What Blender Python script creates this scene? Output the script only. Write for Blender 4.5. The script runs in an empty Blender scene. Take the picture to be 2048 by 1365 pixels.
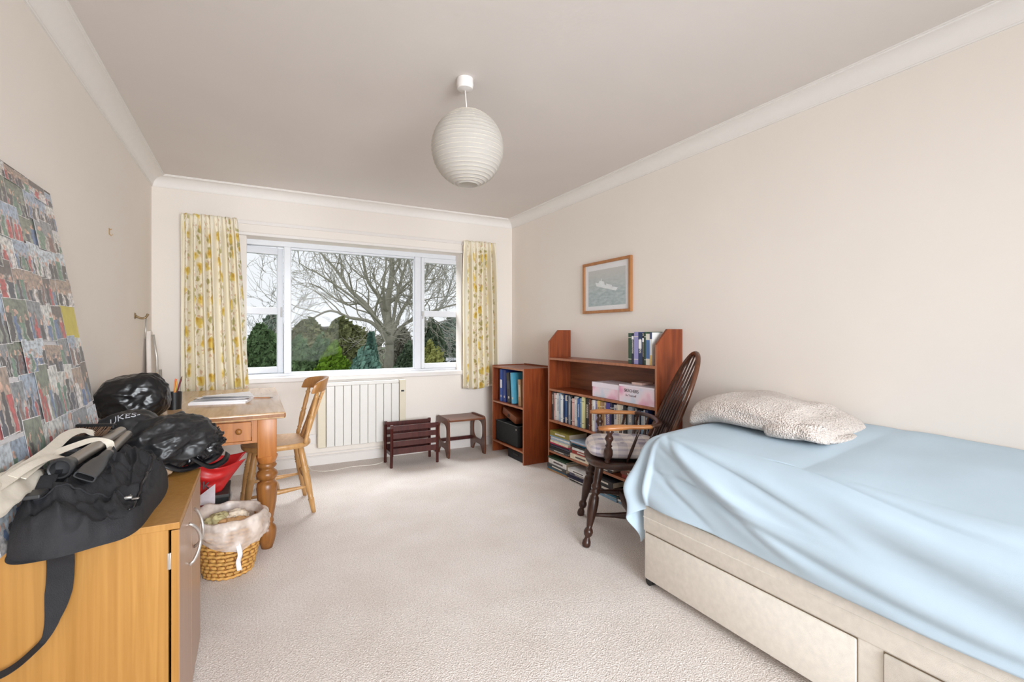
import bpy, bmesh, math, random
from mathutils import Vector, Matrix, noise, Euler
random.seed(7)
C = bpy.context.scene.collection
sc = bpy.context.scene
PI = math.pi
# ------------------------------------------------------------------ camera, world, lights
YAW = math.radians(28.45)
cam = bpy.data.cameras.new('camera'); co = bpy.data.objects.new('camera', cam); C.objects.link(co)
co.location = (0, 0, 1.17); co.rotation_euler = (PI/2, 0, -YAW)
cam.lens = 956/2048*36; cam.sensor_width = 36; cam.shift_y = -15.5/2048
cam.clip_start = 0.02; cam.clip_end = 400
sc.camera = co
vs = sc.view_settings
vs.view_transform = 'Standard'; vs.look = 'None'; vs.gamma = 1; vs.use_curve_mapping = False
vs.exposure = 0.0
sc.cycles.max_bounces = 10; sc.cycles.diffuse_bounces = 6; sc.cycles.transparent_max_bounces = 24
w = bpy.data.worlds.new('overcast_sky'); sc.world = w; w.use_nodes = True
nt = w.node_tree; bg = nt.nodes['Background']
tc = nt.nodes.new('ShaderNodeTexCoord'); nz = nt.nodes.new('ShaderNodeTexNoise'); nz.inputs['Scale'].default_value = 2.2; nz.inputs['Detail'].default_value = 4
rp = nt.nodes.new('ShaderNodeValToRGB'); rp.color_ramp.elements[0].color = (0.86, 0.89, 0.93, 1); rp.color_ramp.elements[1].color = (0.95, 0.97, 1.0, 1)
rp.color_ramp.elements[0].position = .3; rp.color_ramp.elements[1].position = .65
nt.links.new(tc.outputs['Generated'], nz.inputs['Vector']); nt.links.new(nz.outputs['Fac'], rp.inputs['Fac']); nt.links.new(rp.outputs['Color'], bg.inputs['Color'])
bg.inputs['Strength'].default_value = 1.1
def area(name, loc, target, sx, sy, power, col=(1, 1, 1), spread=180):
    l = bpy.data.lights.new(name, 'AREA'); l.shape = 'RECTANGLE'; l.size = sx; l.size_y = sy; l.energy = power; l.color = col; l.spread = math.radians(spread)
    o = bpy.data.objects.new(name, l); C.objects.link(o); o.location = loc
    o.rotation_euler = (Vector(target)-Vector(loc)).to_track_quat('-Z', 'Y').to_euler()
    return o
area('daylight_through_window', (0.95, 6.6, 4.1), (0.95, 3.2, 0.4), 3.2, 2.0, 400, (0.92, 0.965, 1.0))
area('rear_fill_light', (0.75, -1.85, 1.35), (0.98, 4, 0.75), 1.9, 1.6, 54, (0.90, 0.955, 1.0), 78)  # added fill lamp behind the camera; the rear wall has no opening
area('ceiling_bounce_fill', (0.45, -1.0, 1.45), (0.6, 0.5, 2.4), 1.4, 1.2, 22, (0.90, 0.955, 1.0))  # added fill lamp, unseen, aimed at the ceiling to brighten the room

# ------------------------------------------------------------------ materials
def new_mat(name):
    m = bpy.data.materials.new(name); m.use_nodes = True
    return m, m.node_tree, m.node_tree.nodes['Principled BSDF']
def N(nt, t, **k):
    n = nt.nodes.new('ShaderNode'+t)
    for a, b in k.items(): setattr(n, a, b)
    return n
def ramp(nt, stops, interp='LINEAR'):
    r = N(nt, 'ValToRGB'); cr = r.color_ramp; cr.interpolation = interp
    while len(cr.elements) < len(stops): cr.elements.new(0.5)
    for e, (p, c) in zip(cr.elements, stops): e.position = p; e.color = (*c, 1)
    return r
def srgb(r, g, b):
    f = lambda c: (c/255/12.92 if c/255 <= .04045 else ((c/255+.055)/1.055)**2.4)
    return (f(r), f(g), f(b))
_cache = {}
def plain(name, col, rough=.6, var=.06, scale=30, bump=0.0, bscale=200, metal=0, coords='Object', spec=.5, sheen=0):
    key = name
    if key in _cache: return _cache[key]
    m, nt, b = new_mat(name); L = nt.links.new
    t = N(nt, 'TexCoord'); n = N(nt, 'TexNoise'); n.inputs['Scale'].default_value = scale; n.inputs['Detail'].default_value = 3
    L(t.outputs[coords], n.inputs['Vector'])
    lo = tuple(max(0, c*(1-var)) for c in col); hi = tuple(min(1, c*(1+var)) for c in col)
    r = ramp(nt, [(.3, lo), (.7, hi)]); L(n.outputs['Fac'], r.inputs['Fac']); L(r.outputs['Color'], b.inputs['Base Color'])
    b.inputs['Roughness'].default_value = rough; b.inputs['Metallic'].default_value = metal
    b.inputs['Specular IOR Level'].default_value = spec
    if sheen: b.inputs['Sheen Weight'].default_value = sheen
    if bump:
        n2 = N(nt, 'TexNoise'); n2.inputs['Scale'].default_value = bscale; n2.inputs['Detail'].default_value = 4
        L(t.outputs[coords], n2.inputs['Vector'])
        bp = N(nt, 'Bump'); bp.inputs['Strength'].default_value = bump; bp.inputs['Distance'].default_value = .004
        L(n2.outputs['Fac'], bp.inputs['Height']); L(bp.outputs['Normal'], b.inputs['Normal'])
    _cache[key] = m
    return m
def wood(name, c1, c2, rough=.4, stretch=(14, 14, 1.2), scale=3.0, knots=False):
    m, nt, b = new_mat(name); L = nt.links.new
    t = N(nt, 'TexCoord'); mp = N(nt, 'Mapping'); mp.inputs['Scale'].default_value = stretch
    n = N(nt, 'TexNoise'); n.inputs['Scale'].default_value = scale; n.inputs['Detail'].default_value = 6; n.inputs['Distortion'].default_value = .6
    L(t.outputs['Object'], mp.inputs['Vector']); L(mp.outputs['Vector'], n.inputs['Vector'])
    r = ramp(nt, [(.25, c1), (.5, tuple((a+b_)/2 for a, b_ in zip(c1, c2))), (.75, c2)])
    L(n.outputs['Fac'], r.inputs['Fac'])
    out = r.outputs['Color']
    if knots:
        v = N(nt, 'TexVoronoi'); v.inputs['Scale'].default_value = 5.0
        L(t.outputs['Object'], v.inputs['Vector'])
        rk = ramp(nt, [(0.03, (1, 1, 1)), (.09, (0, 0, 0))]); L(v.outputs['Distance'], rk.inputs['Fac'])
        mx = N(nt, 'MixRGB'); mx.inputs['Color2'].default_value = (*[a*.35 for a in c1], 1)
        L(rk.outputs['Color'], mx.inputs['Fac']); L(out, mx.inputs['Color1']); out = mx.outputs['Color']
    L(out, b.inputs['Base Color']); b.inputs['Roughness'].default_value = rough
    bp = N(nt, 'Bump'); bp.inputs['Strength'].default_value = .08; bp.inputs['Distance'].default_value = .002
    L(n.outputs['Fac'], bp.inputs['Height']); L(bp.outputs['Normal'], b.inputs['Normal'])
    return m
WALL = plain('painted_wall', srgb(235, 227, 219), .85, .012, 2.5, .12, 60)
CEIL = plain('ceiling_paint', srgb(222, 215, 210), .9, .012, 3, .25, 22)
COVE = plain('coving_plaster', srgb(236, 232, 228), .7, .01)
GLOSSW = plain('white_gloss_paint', srgb(226, 220, 216), .4, .01)
UPVC = plain('white_upvc', srgb(218, 220, 225), .3, .01)
def carpet():
    m, nt, b = new_mat('carpet'); L = nt.links.new
    t = N(nt, 'TexCoord')
    n = N(nt, 'TexNoise'); n.inputs['Scale'].default_value = 150; n.inputs['Detail'].default_value = 3; n.inputs['Roughness'].default_value = .7
    v = N(nt, 'TexVoronoi'); v.inputs['Scale'].default_value = 190
    big = N(nt, 'TexNoise'); big.inputs['Scale'].default_value = 3.5; big.inputs['Detail'].default_value = 4
    for q in (n, v, big): L(t.outputs['Object'], q.inputs['Vector'])
    r = ramp(nt, [(.32, srgb(208, 197, 190)), (.55, srgb(241, 233, 228)), (.72, srgb(254, 250, 247))])
    L(n.outputs['Fac'], r.inputs['Fac'])
    r2 = ramp(nt, [(.3, (.90, .88, .86)), (.7, (1.0, 1.0, 1.0))]); L(big.outputs['Fac'], r2.inputs['Fac'])
    mx = N(nt, 'MixRGB', blend_type='MULTIPLY'); mx.inputs['Fac'].default_value = 1
    L(r.outputs['Color'], mx.inputs['Color1']); L(r2.outputs['Color'], mx.inputs['Color2'])
    L(mx.outputs['Color'], b.inputs['Base Color']); b.inputs['Roughness'].default_value = .95; b.inputs['Specular IOR Level'].default_value = .1
    ad = N(nt, 'Math', operation='ADD'); L(n.outputs['Fac'], ad.inputs[0]); L(v.outputs['Distance'], ad.inputs[1])
    bp = N(nt, 'Bump'); bp.inputs['Strength'].default_value = .6; bp.inputs['Distance'].default_value = .006
    L(ad.outputs[0], bp.inputs['Height']); L(bp.outputs['Normal'], b.inputs['Normal'])
    return m
CARPET = carpet()
def glass():
    m, nt, b = new_mat('window_glass'); nt.nodes.remove(b); L = nt.links.new
    tr = N(nt, 'BsdfTransparent'); tr.inputs['Color'].default_value = (.97, .975, .975, 1)
    gl = N(nt, 'BsdfGlossy'); gl.inputs['Roughness'].default_value = .02
    fr = N(nt, 'Fresnel'); fr.inputs['IOR'].default_value = 1.45
    mx = N(nt, 'MixShader'); ge = N(nt, 'NewGeometry'); sb = N(nt, 'Math', operation='SUBTRACT'); sb.inputs[0].default_value = 1; L(ge.outputs['Backfacing'], sb.inputs[1]); mu = N(nt, 'Math', operation='MULTIPLY'); L(fr.outputs[0], mu.inputs[0]); L(sb.outputs[0], mu.inputs[1]); ar = N(nt, 'Math', operation='MULTIPLY'); ar.inputs[1].default_value = .10; L(mu.outputs[0], ar.inputs[0]); mu = ar; L(mu.outputs[0], mx.inputs[0]); L(tr.outputs[0], mx.inputs[1]); L(gl.outputs[0], mx.inputs[2])
    L(mx.outputs[0], nt.nodes['Material Output'].inputs['Surface'])
    return m
GLASS = glass()
TEAK = wood('teak_veneer', srgb(106, 44, 20), srgb(146, 72, 34), .35)
TEAKE = wood('teak_edge', srgb(150, 92, 62), srgb(178, 118, 84), .4)
MAHOG = wood('dark_mahogany', srgb(52, 18, 16), srgb(84, 34, 28), .35)
NEST = wood('afrormosia', srgb(92, 52, 34), srgb(130, 80, 54), .35, stretch=(1.5, 14, 14))
DARKOAK = wood('dark_oak', srgb(42, 24, 18), srgb(74, 44, 32), .3)
WORN = wood('worn_elm', srgb(150, 92, 48), srgb(196, 136, 84), .35, stretch=(2, 12, 12))
PINE = wood('antique_pine', srgb(156, 92, 40), srgb(188, 122, 62), .38, knots=True)
PINETOP = wood('pine_tabletop', srgb(178, 142, 102), srgb(206, 174, 138), .22, stretch=(14, 1.2, 14), knots=True)
PINED = wood('turned_pine', srgb(118, 72, 30), srgb(156, 102, 50), .35)
CHAIRW = wood('honey_beech', srgb(176, 128, 74), srgb(204, 160, 106), .35)
BEECH = wood('beech_laminate', srgb(160, 112, 50), srgb(180, 132, 68), .38, stretch=(30, 30, 1.0), scale=2.2)
DOORV = wood('beech_door_face', srgb(160, 124, 98), srgb(178, 142, 116), .3, stretch=(30, 30, 1.0), scale=2.2)
FRAMEW = wood('oak_picture_frame', srgb(160, 104, 56), srgb(186, 128, 76), .4)
CHROME = plain('satin_chrome', srgb(205, 200, 195), .3, .02, metal=.8)
BLACKF = plain('black_nylon', srgb(30, 30, 34), .75, .25, 20, .4, 400)
BLACKP = plain('black_polythene', srgb(17, 17, 20), .28, .2, 12)
BLACKG = plain('black_plastic', srgb(22, 22, 24), .4, .1)
DARKG = plain('charcoal_plastic', srgb(52, 52, 54), .38, .05)
STEEL = plain('brushed_steel', srgb(150, 142, 134), .28, .04, metal=.7)
CREAM = plain('cream_canvas', srgb(222, 214, 200), .85, .04, 60, .3, 500)
PAPERW = plain('white_paper', srgb(240, 238, 240), .8, .01)
PAGES = plain('book_pages', srgb(222, 212, 192), .9, .06, 120)
RADW = plain('radiator_enamel', srgb(224, 221, 216), .35, .01)
RADC = plain('radiator_cream_end', srgb(218, 208, 186), .4, .01)

# ------------------------------------------------------------------ mesh helpers
class MB:
    def __init__(s, M=None): s.v = []; s.f = []; s.mi = []; s.uv = None; s.M = M or Matrix()
    def add(s, vs_, fs, mi=0, M=None):
        b = len(s.v); T = s.M if M is None else s.M @ M
        s.v += [tuple(T @ Vector(p)) for p in vs_]
        for f in fs: s.f.append([b+i for i in f]); s.mi.append(mi)
        return s
    def box(s, x0, x1, y0, y1, z0, z1, mi=0, M=None, bev=0):
        if bev:
            bm = bmesh.new(); bmesh.ops.create_cube(bm, size=1)
            for v in bm.verts: v.co = Vector(((x0+x1)/2+v.co.x*(x1-x0), (y0+y1)/2+v.co.y*(y1-y0), (z0+z1)/2+v.co.z*(z1-z0)))
            bmesh.ops.bevel(bm, geom=bm.edges[:], offset=bev, segments=2, affect='EDGES', profile=.5)
            bm.verts.index_update()
            s.add([v.co[:] for v in bm.verts], [[v.index for v in f.verts] for f in bm.faces], mi, M); bm.free(); return s
        p = [(x, y, z) for z in (z0, z1) for y in (y0, y1) for x in (x0, x1)]
        return s.add(p, [(0, 2, 3, 1), (4, 5, 7, 6), (0, 1, 5, 4), (2, 6, 7, 3), (0, 4, 6, 2), (1, 3, 7, 5)], mi, M)
    def prism(s, poly, a0, a1, axis='z', mi=0, M=None):
        n = len(poly)
        def P(p, a):
            return {'z': (p[0], p[1], a), 'y': (p[0], a, p[1]), 'x': (a, p[0], p[1])}[axis]
        vs_ = [P(p, a0) for p in poly]+[P(p, a1) for p in poly]
        fs = [list(range(n))[::-1], [n+i for i in range(n)]]+[(i, (i+1) % n, n+(i+1) % n, n+i) for i in range(n)]
        return s.add(vs_, fs, mi, M)
    def tube(s, pts, rad, n=8, mi=0, M=None, cap=True, flat=1.0, up=None):
        pts = [Vector(p) for p in pts]; k = len(pts)
        if not hasattr(rad, '__len__'): rad = [rad]*k
        vs_ = []; fs = []; prev = None
        for i in range(k):
            d = (pts[min(i+1, k-1)]-pts[max(i-1, 0)]); d = d.normalized() if d.length > 1e-9 else Vector((0, 0, 1))
            if prev is None:
                a = Vector(up) if up else (Vector((0, 0, 1)) if abs(d.z) < .9 else Vector((1, 0, 0)))
            else: a = prev
            a = (a-d*a.dot(d)); a = a.normalized() if a.length > 1e-6 else d.orthogonal().normalized()
            prev = a; b = d.cross(a)
            for j in range(n):
                t = 2*PI*j/n
                vs_.append(pts[i]+(a*math.cos(t)*flat+b*math.sin(t))*rad[i])
        for i in range(k-1):
            for j in range(n):
                fs.append((i*n+j, i*n+(j+1) % n, (i+1)*n+(j+1) % n, (i+1)*n+j))
        if cap: fs.append(list(range(n))[::-1]); fs.append([(k-1)*n+j for j in range(n)])
        return s.add(vs_, fs, mi, M)
    def lathe(s, prof, n=20, mi=0, M=None):
        vs_ = []; fs = []; k = len(prof)
        for r, z in prof:
            for j in range(n): t = 2*PI*j/n; vs_.append((r*math.cos(t), r*math.sin(t), z))
        for i in range(k-1):
            for j in range(n): fs.append((i*n+j, i*n+(j+1) % n, (i+1)*n+(j+1) % n, (i+1)*n+j))
        if prof[0][0] > 1e-6: fs.append(list(range(n))[::-1])
        if prof[-1][0] > 1e-6: fs.append([(k-1)*n+j for j in range(n)])
        return s.add(vs_, fs, mi, M)
    def turned(s, p0, p1, prof, n=12, mi=0):
        """prof: (fraction along, radius) from p0 to p1"""
        p0, p1 = Vector(p0), Vector(p1)
        return s.tube([p0.lerp(p1, f) for f, r in prof], [r for f, r in prof], n, mi)
    def grid(s, fn, nu, nv, mi=0, M=None, uvfn=None, closeu=False):
        vs_ = []; fs = []
        for j in range(nv+1):
            for i in range(nu+(0 if closeu else 1)): vs_.append(fn(i/nu, j/nv))
        W = nu+(0 if closeu else 1)
        for j in range(nv):
            for i in range(nu):
                i2 = (i+1) % W if closeu else i+1
                fs.append((j*W+i, j*W+i2, (j+1)*W+i2, (j+1)*W+i))
        if uvfn:
            s.uv = [[uvfn(i/nu, j/nv) for (i, j) in ((i, j), (i+1, j), (i+1, j+1), (i, j+1))] for j in range(nv) for i in range(nu)]
        return s.add(vs_, fs, mi, M)
    def build(s, name, mat, parent=None, smooth=False, loc=None, rz=0, auto=None, solid=0, bevel=0, recalc=True):
        me = bpy.data.meshes.new(name); me.from_pydata(s.v, [], s.f)
        for m in (mat if isinstance(mat, (list, tuple)) else [mat]): me.materials.append(m)
        me.polygons.foreach_set('material_index', s.mi)
        if s.uv:
            u = me.uv_layers.new(name='UVMap')
            for pi, p in enumerate(me.polygons):
                if pi < len(s.uv):
                    for li, c in zip(p.loop_indices, s.uv[pi]): u.data[li].uv = c
        if recalc:
            bm = bmesh.new(); bm.from_mesh(me); bmesh.ops.recalc_face_normals(bm, faces=bm.faces[:]); bm.to_mesh(me); bm.free()
        if smooth: me.polygons.foreach_set('use_smooth', [True]*len(me.polygons))
        if auto is not None: me.set_sharp_from_angle(angle=math.radians(auto))
        o = bpy.data.objects.new(name, me); C.objects.link(o)
        if parent is not None: o.parent = parent
        if loc is not None: o.location = loc
        if rz: o.rotation_euler = (0, 0, rz)
        if solid: md = o.modifiers.new('thickness', 'SOLIDIFY'); md.thickness = solid; md.offset = 0
        if bevel: md = o.modifiers.new('edges', 'BEVEL'); md.width = bevel; md.segments = 2; md.limit_method = 'ANGLE'; md.angle_limit = math.radians(50)
        return o
def thing(name, label, cat, loc=(0, 0, 0), rz=0, group=None):
    o = bpy.data.objects.new(name, None); C.objects.link(o); o.empty_display_size = .05
    o.location = loc; o.rotation_euler = (0, 0, rz); o['label'] = label; o['category'] = cat
    if group: o['group'] = group
    return o
def tag(o, label, cat, group=None, kind=None):
    o['label'] = label; o['category'] = cat
    if group: o['group'] = group
    if kind: o['kind'] = kind
    return o
def struct(o, label=None):
    o['kind'] = 'structure'
    if label: o['label'] = label
    return o
def fbm(p, o=4, s=1.0):
    return noise.fractal(Vector(p)*s, 1.0, 2.0, o)
def text_obj(name, body, size, mat, parent, loc, rot, extrude=.0004, shear=0):
    cu = bpy.data.curves.new(name, 'FONT'); cu.body = body; cu.size = size; cu.extrude = extrude; cu.align_x = 'CENTER'; cu.align_y = 'CENTER'; cu.shear = shear
    cu.resolution_u = 3
    o = bpy.data.objects.new(name, cu); C.objects.link(o)
    dg = bpy.context.evaluated_depsgraph_get(); me = bpy.data.meshes.new_from_object(o.evaluated_get(dg)); bpy.data.objects.remove(o)
    me.materials.clear(); me.materials.append(mat)
    o = bpy.data.objects.new(name, me); C.objects.link(o); o.parent = parent; o.location = loc; o.rotation_euler = rot
    return o

# ------------------------------------------------------------------ room shell
XL, XR, YB, YF, ZC = -0.686, 2.467, 4.554, -1.95, 2.385
m = MB(); m.box(XL-.1, XR+.1, YF-.1, YB+.1, -.05, 0); struct(m.build('floor', CARPET), 'beige speckled carpet covering the whole floor')
m = MB(); m.box(XL-.1, XR+.1, YF-.1, YB+.32, ZC, ZC+.1); struct(m.build('ceiling', CEIL))
m = MB(); m.box(XL-.12, XL, YF-.1, YB+.3, 0, ZC); struct(m.build('wall_left', WALL))
m = MB(); m.box(XR, XR+.12, YF-.1, YB+.3, 0, ZC); struct(m.build('wall_right', WALL))
m = MB(); m.box(XL-.1, XR+.1, YF-.12, YF, 0, ZC); struct(m.build('wall_front', WALL))
WX0, WX1, WZ0, WZ1 = -.047, 1.873, .790, 1.985      # opening in the window wall
m = MB()
m.box(XL, WX0, YB, 4.69, 0, ZC); m.box(XL, -.115, 4.69, YB+.30, 0, ZC); m.box(WX1, XR, YB, 4.69, 0, ZC); m.box(1.99, XR, 4.69, YB+.30, 0, ZC); m.box(WX0, WX1, YB, YB+.30, 0, WZ0-.045); m.box(WX0, WX1, YB, YB+.30, WZ1, ZC)
struct(m.build('wall_back', WALL))
# coving: concave profile run round the room with mitred corners
prof = [(0, .083), (.006, .083), (.007, .076)]
for i in range(9):
    t = i/8*PI/2; prof.append((.010+.072*(1-math.cos(t)), .076-.064*math.sin(t)))
prof += [(.086, .012), (.086, .006), (.093, .006), (.093, 0)]
corners = [(XL, YB, 1, -1), (XR, YB, -1, -1), (XR, YF, -1, 1), (XL, YF, 1, 1)]
for k in range(4):
    a, b = corners[k], corners[(k+1) % 4]; m = MB(); n = len(prof)
    vs_ = [(c[0]+c[2]*p, c[1]+c[3]*p, ZC-d) for c in (a, b) for p, d in prof]
    m.add(vs_, [(i, i+1, n+i+1, n+i) for i in range(n-1)])
    struct(m.build('trim_%d' % (k+1), COVE, smooth=True, auto=30))
def skirt(name, x0, x1, y0, y1):
    m = MB(); m.box(x0, x1, y0, y1, 0, .078); m.box(min(x0, x1)+(.004 if x1-x0 < .1 else 0), max(x0, x1)-(.004 if x1-x0 < .1 else 0), y0+(.004 if y1-y0 < .1 else 0), y1-(.0 if y1-y0 < .1 else 0), .078, .086)
    struct(m.build(name, GLOSSW, bevel=.002))
skirt('baseboard_back', XL, XR, YB-.016, YB); skirt('baseboard_left', XL, XL+.016, YF, YB-.016); skirt('baseboard_right', XR-.016, XR, YF, YB-.016)
# heating pipe run above the skirting
m = MB(); m.box(XL, 1.62, YB-.012, YB, .098, .110); struct(m.build('trim_5', GLOSSW, bevel=.003), 'painted cable trunking above the skirting board')
# window
W = bpy.data.objects.new('window_1', None); C.objects.link(W); W['kind'] = 'structure'; W['label'] = 'white three-light window looking onto a bare tree'
Y0, Y1 = 4.70, 4.77
fx0, fx1 = -.12, 2.0
m = MB()
m.box(fx0, .0-.055, Y0, Y1, .812, 1.94); m.box(1.95, fx1, Y0, Y1, .812, 1.94)
m.box(fx0, fx1, Y0, Y1, 1.94, 2.0); m.box(fx0, fx1, Y0, Y1, .755, .812)
m.box(.242, .297, Y0, Y1, .812, 1.94); m.box(1.435, 1.497, Y0, Y1, .812, 1.94)
m.box(.297, .303, Y0+.015, Y1-.01, .812, 1.94); m.box(1.429, 1.435, Y0+.015, Y1-.01, .812, 1.94)
m.box(.297, 1.435, Y0+.015, Y1-.01, 1.92, 1.94); m.box(.297, 1.435, Y0+.015, Y1-.01, .812, .822)
m.build('window_frame', UPVC, W, bevel=.003)
m = MB(); m.box(.297, 1.435, 4.738, 4.744, .815, 1.935); m.build('pane', GLASS, W)
# closed casement beside the central light
S = MB()
def sash_mb(m, x0, x1, z0, z1, y0, y1, tr0, tr1, st=.034, top=.05, bot=.05):
    m.box(x0, x0+st, y0, y1, z0, z1); m.box(x1-st, x1, y0, y1, z0, z1)
    for a, b in ((z1-top, z1), (z0, z0+bot), (tr0, tr1)): m.box(x0+st, x1-st, y0, y1, a, b)
sash_mb(S, 1.499, 1.949, .8135, 1.9385, 4.692, 4.745, 1.338, 1.399, st=.034)
s2 = S.build('casement_sash', UPVC, W, bevel=.004)
m = MB(); m.box(1.530, 1.92, 4.715, 4.721, .86, 1.89); m.build('pane', GLASS, s2)
m = MB(); m.box(1.500, 1.522, 4.680, 4.693, 1.345, 1.392, bev=.003); m.box(1.504, 1.514, 4.664, 4.682, 1.318, 1.385, bev=.003); m.build('window_handle', plain('handle_grey', srgb(190, 188, 186), .4), s2)
# open casement, hinged beside the other curtain
S = MB(); sash_mb(S, 0, .345, .0, 1.118, -.026, .026, .523, .584, st=.045, top=.06, bot=.055)
s3 = S.build('casement_sash', UPVC, W, bevel=.004); s3.location = (-.105, 4.745, .815); s3.rotation_euler = (0, 0, math.radians(9))
m = MB(); m.box(.03, .31, -.003, .003, .04, 1.06); m.build('pane', GLASS, s3)
m = MB(); m.box(.322, .334, -.045, -.026, .50, .59, bev=.003); m.build('window_handle', plain('handle_grey', srgb(190, 188, 186), .4), s3)
# inside reveals are the wall; sill board, pelmet strip and track
m = MB(); m.box(WX0-.03, WX1+.02, YB-.03, 4.70, .747, .790, bev=.008); struct(m.build('trim_6', GLOSSW), 'white painted window board')
m = MB(); m.box(-.30, 2.05, YB-.016, YB, 2.080, 2.112, bev=.004); struct(m.build('trim_7', GLOSSW), 'narrow white moulding over the window')
m = MB(); m.box(-.30, 2.05, YB-.010, YB, 2.015, 2.080); struct(m.build('trim_8', WALL))
m = MB(); m.box(-.25, 2.05, YB-.028, YB-.004, 1.985, 2.012, bev=.004); struct(m.build('trim_9', GLOSSW), 'white curtain rail over the window')
# outside sill
m = MB(); m.box(-.2, 2.0, 4.77, 4.95, .73, .76); struct(m.build('trim_10', UPVC))

# ------------------------------------------------------------------ curtains
def curtain_mat():
    m, nt, b = new_mat('floral_cotton'); L = nt.links.new
    uv = N(nt, 'UVMap'); dn = N(nt, 'TexNoise'); dn.inputs['Scale'].default_value = 14
    L(uv.outputs[0], dn.inputs['Vector'])
    mxv = N(nt, 'MixRGB', blend_type='LINEAR_LIGHT'); mxv.inputs['Fac'].default_value = .045
    L(uv.outputs[0], mxv.inputs['Color1']); L(dn.outputs['Color'], mxv.inputs['Color2'])
    def spots(scale, r0, r1, off, rnd=.9):
        mp = N(nt, 'Mapping'); mp.inputs['Location'].default_value = off; L(mxv.outputs[0], mp.inputs['Vector'])
        v = N(nt, 'TexVoronoi', voronoi_dimensions='2D'); v.inputs['Scale'].default_value = scale; v.inputs['Randomness'].default_value = rnd
        L(mp.outputs[0], v.inputs['Vector'])
        r = ramp(nt, [(r0, (1, 1, 1)), (r1, (0, 0, 0))]); L(v.outputs['Distance'], r.inputs['Fac']); return r.outputs['Color']
    base = N(nt, 'RGB'); base.outputs[0].default_value = (*srgb(236, 228, 208), 1); cur = base.outputs[0]
    sep = N(nt, 'SeparateXYZ'); L(uv.outputs[0], sep.inputs[0])
    ph = N(nt, 'Math', operation='MULTIPLY'); ph.inputs[1].default_value = 2*PI/.21; L(sep.outputs[0], ph.inputs[0])
    sn = N(nt, 'Math', operation='SINE'); L(ph.outputs[0], sn.inputs[0])
    band = ramp(nt, [(.32, (0, 0, 0)), (.62, (1, 1, 1))]); h = N(nt, 'Math', operation='MULTIPLY_ADD'); h.inputs[1].default_value = .5; h.inputs[2].default_value = .5
    L(sn.outputs[0], h.inputs[0]); L(h.outputs[0], band.inputs['Fac'])
    def over(cur, mask, col, k=1.0):
        mu = N(nt, 'Math', operation='MULTIPLY'); L(mask, mu.inputs[0]); L(band.outputs[0], mu.inputs[1])
        mk = N(nt, 'Math', operation='MULTIPLY'); L(mu.outputs[0], mk.inputs[0]); mk.inputs[1].default_value = k
        mx = N(nt, 'MixRGB'); L(mk.outputs[0], mx.inputs['Fac']); L(cur, mx.inputs['Color1']); mx.inputs['Color2'].default_value = (*col, 1); return mx.outputs[0]
    cur = over(cur, spots(26, .10, .2, (.3, .1, 0)), srgb(196, 176, 150), .5)
    cur = over(cur, spots(12, .17, .27, (.1, .7, 0)), srgb(168, 158, 84), .85)
    cur = over(cur, spots(17, .13, .2, (.6, .2, 0)), srgb(206, 160, 130), .7)
    cur = over(cur, spots(6.2, .19, .29, (.0, .4, 0), .85), srgb(224, 198, 96), .9)
    cur = over(cur, spots(6.2, .06, .14, (.0, .4, 0), .7), srgb(196, 150, 50), .8)
    L(cur, b.inputs['Base Color']); b.inputs['Roughness'].default_value = .85
    b.inputs['Subsurface Weight'].default_value = 0
    return m
CURT = curtain_mat()
def curtain(name, label, xt0, xt1, xb0, xb1, ztop, zbot, nf, seed):
    rnd = random.Random(seed); ph = [rnd.uniform(-.35, .35) for _ in range(nf+2)]; am = [rnd.uniform(.6, 1.25) for _ in range(nf+2)]
    yc = YB-.085; cw = 1.15
    def fn(u, v):
        k = u*nf; i = int(min(k, nf-1)); a = am[i]*(1-(k-i))+am[i+1]*(k-i)
        z = ztop+(zbot-ztop)*v
        x0 = xt0+(xb0-xt0)*v**.8; x1 = xt1+(xb1-xt1)*v**.8
        x = x0+(x1-x0)*(u+.012*math.sin(u*nf*2*PI*1.0+ph[i])*(1 if v > .05 else .3))
        gather = .45+.55*min(1, v/.10)
        y = yc+(.036+.012*v)*a*gather*math.sin(2*PI*(k+.12*math.sin(3*v+ph[i])))+.008*math.sin(7*v+u*9)
        if v < .07: y += .006*math.sin(u*nf*6*PI)
        z2 = z-(.012*math.sin(u*5)+.008*math.sin(2*PI*k))*(v > .97)
        return (x, y, z2)
    t = thing(name, label, 'curtain', ((xt0+xt1)/2, yc, zbot), group='floral curtains')
    m = MB(Matrix.Translation((-(xt0+xt1)/2, -yc, -zbot)))
    m.grid(fn, nf*14, 60, uvfn=lambda u, v: (u*cw+seed*.37, v*1.5))
    m.build('curtain_fabric', CURT, t, smooth=True, solid=.0025, recalc=False)
    m = MB(Matrix.Translation((-(xt0+xt1)/2, -yc, -zbot)))
    for i in range(nf*2+1):
        x = xt0+(xt1-xt0)*i/(nf*2); m.tube([(x, YB-.05, ztop-.02), (x, YB-.032, ztop-.035), (x, YB-.045, ztop-.05)], .002, 5)
    m.tube([(xt0, YB-.03, ztop-.035), (xt1, YB-.03, ztop-.035)], .006, 6)
    m.build('curtain_hooks', GLOSSW, t)
curtain('curtain', 'cream curtain with yellow flowers hanging behind the pine table', -.490, -.115, -.490, -.025, 2.105, .60, 7, 1)
curtain('curtain', 'narrower floral curtain hanging beside the corner and small bookcase', 1.872, 2.225, 1.862, 2.262, 2.112, .615, 7, 2)

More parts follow.
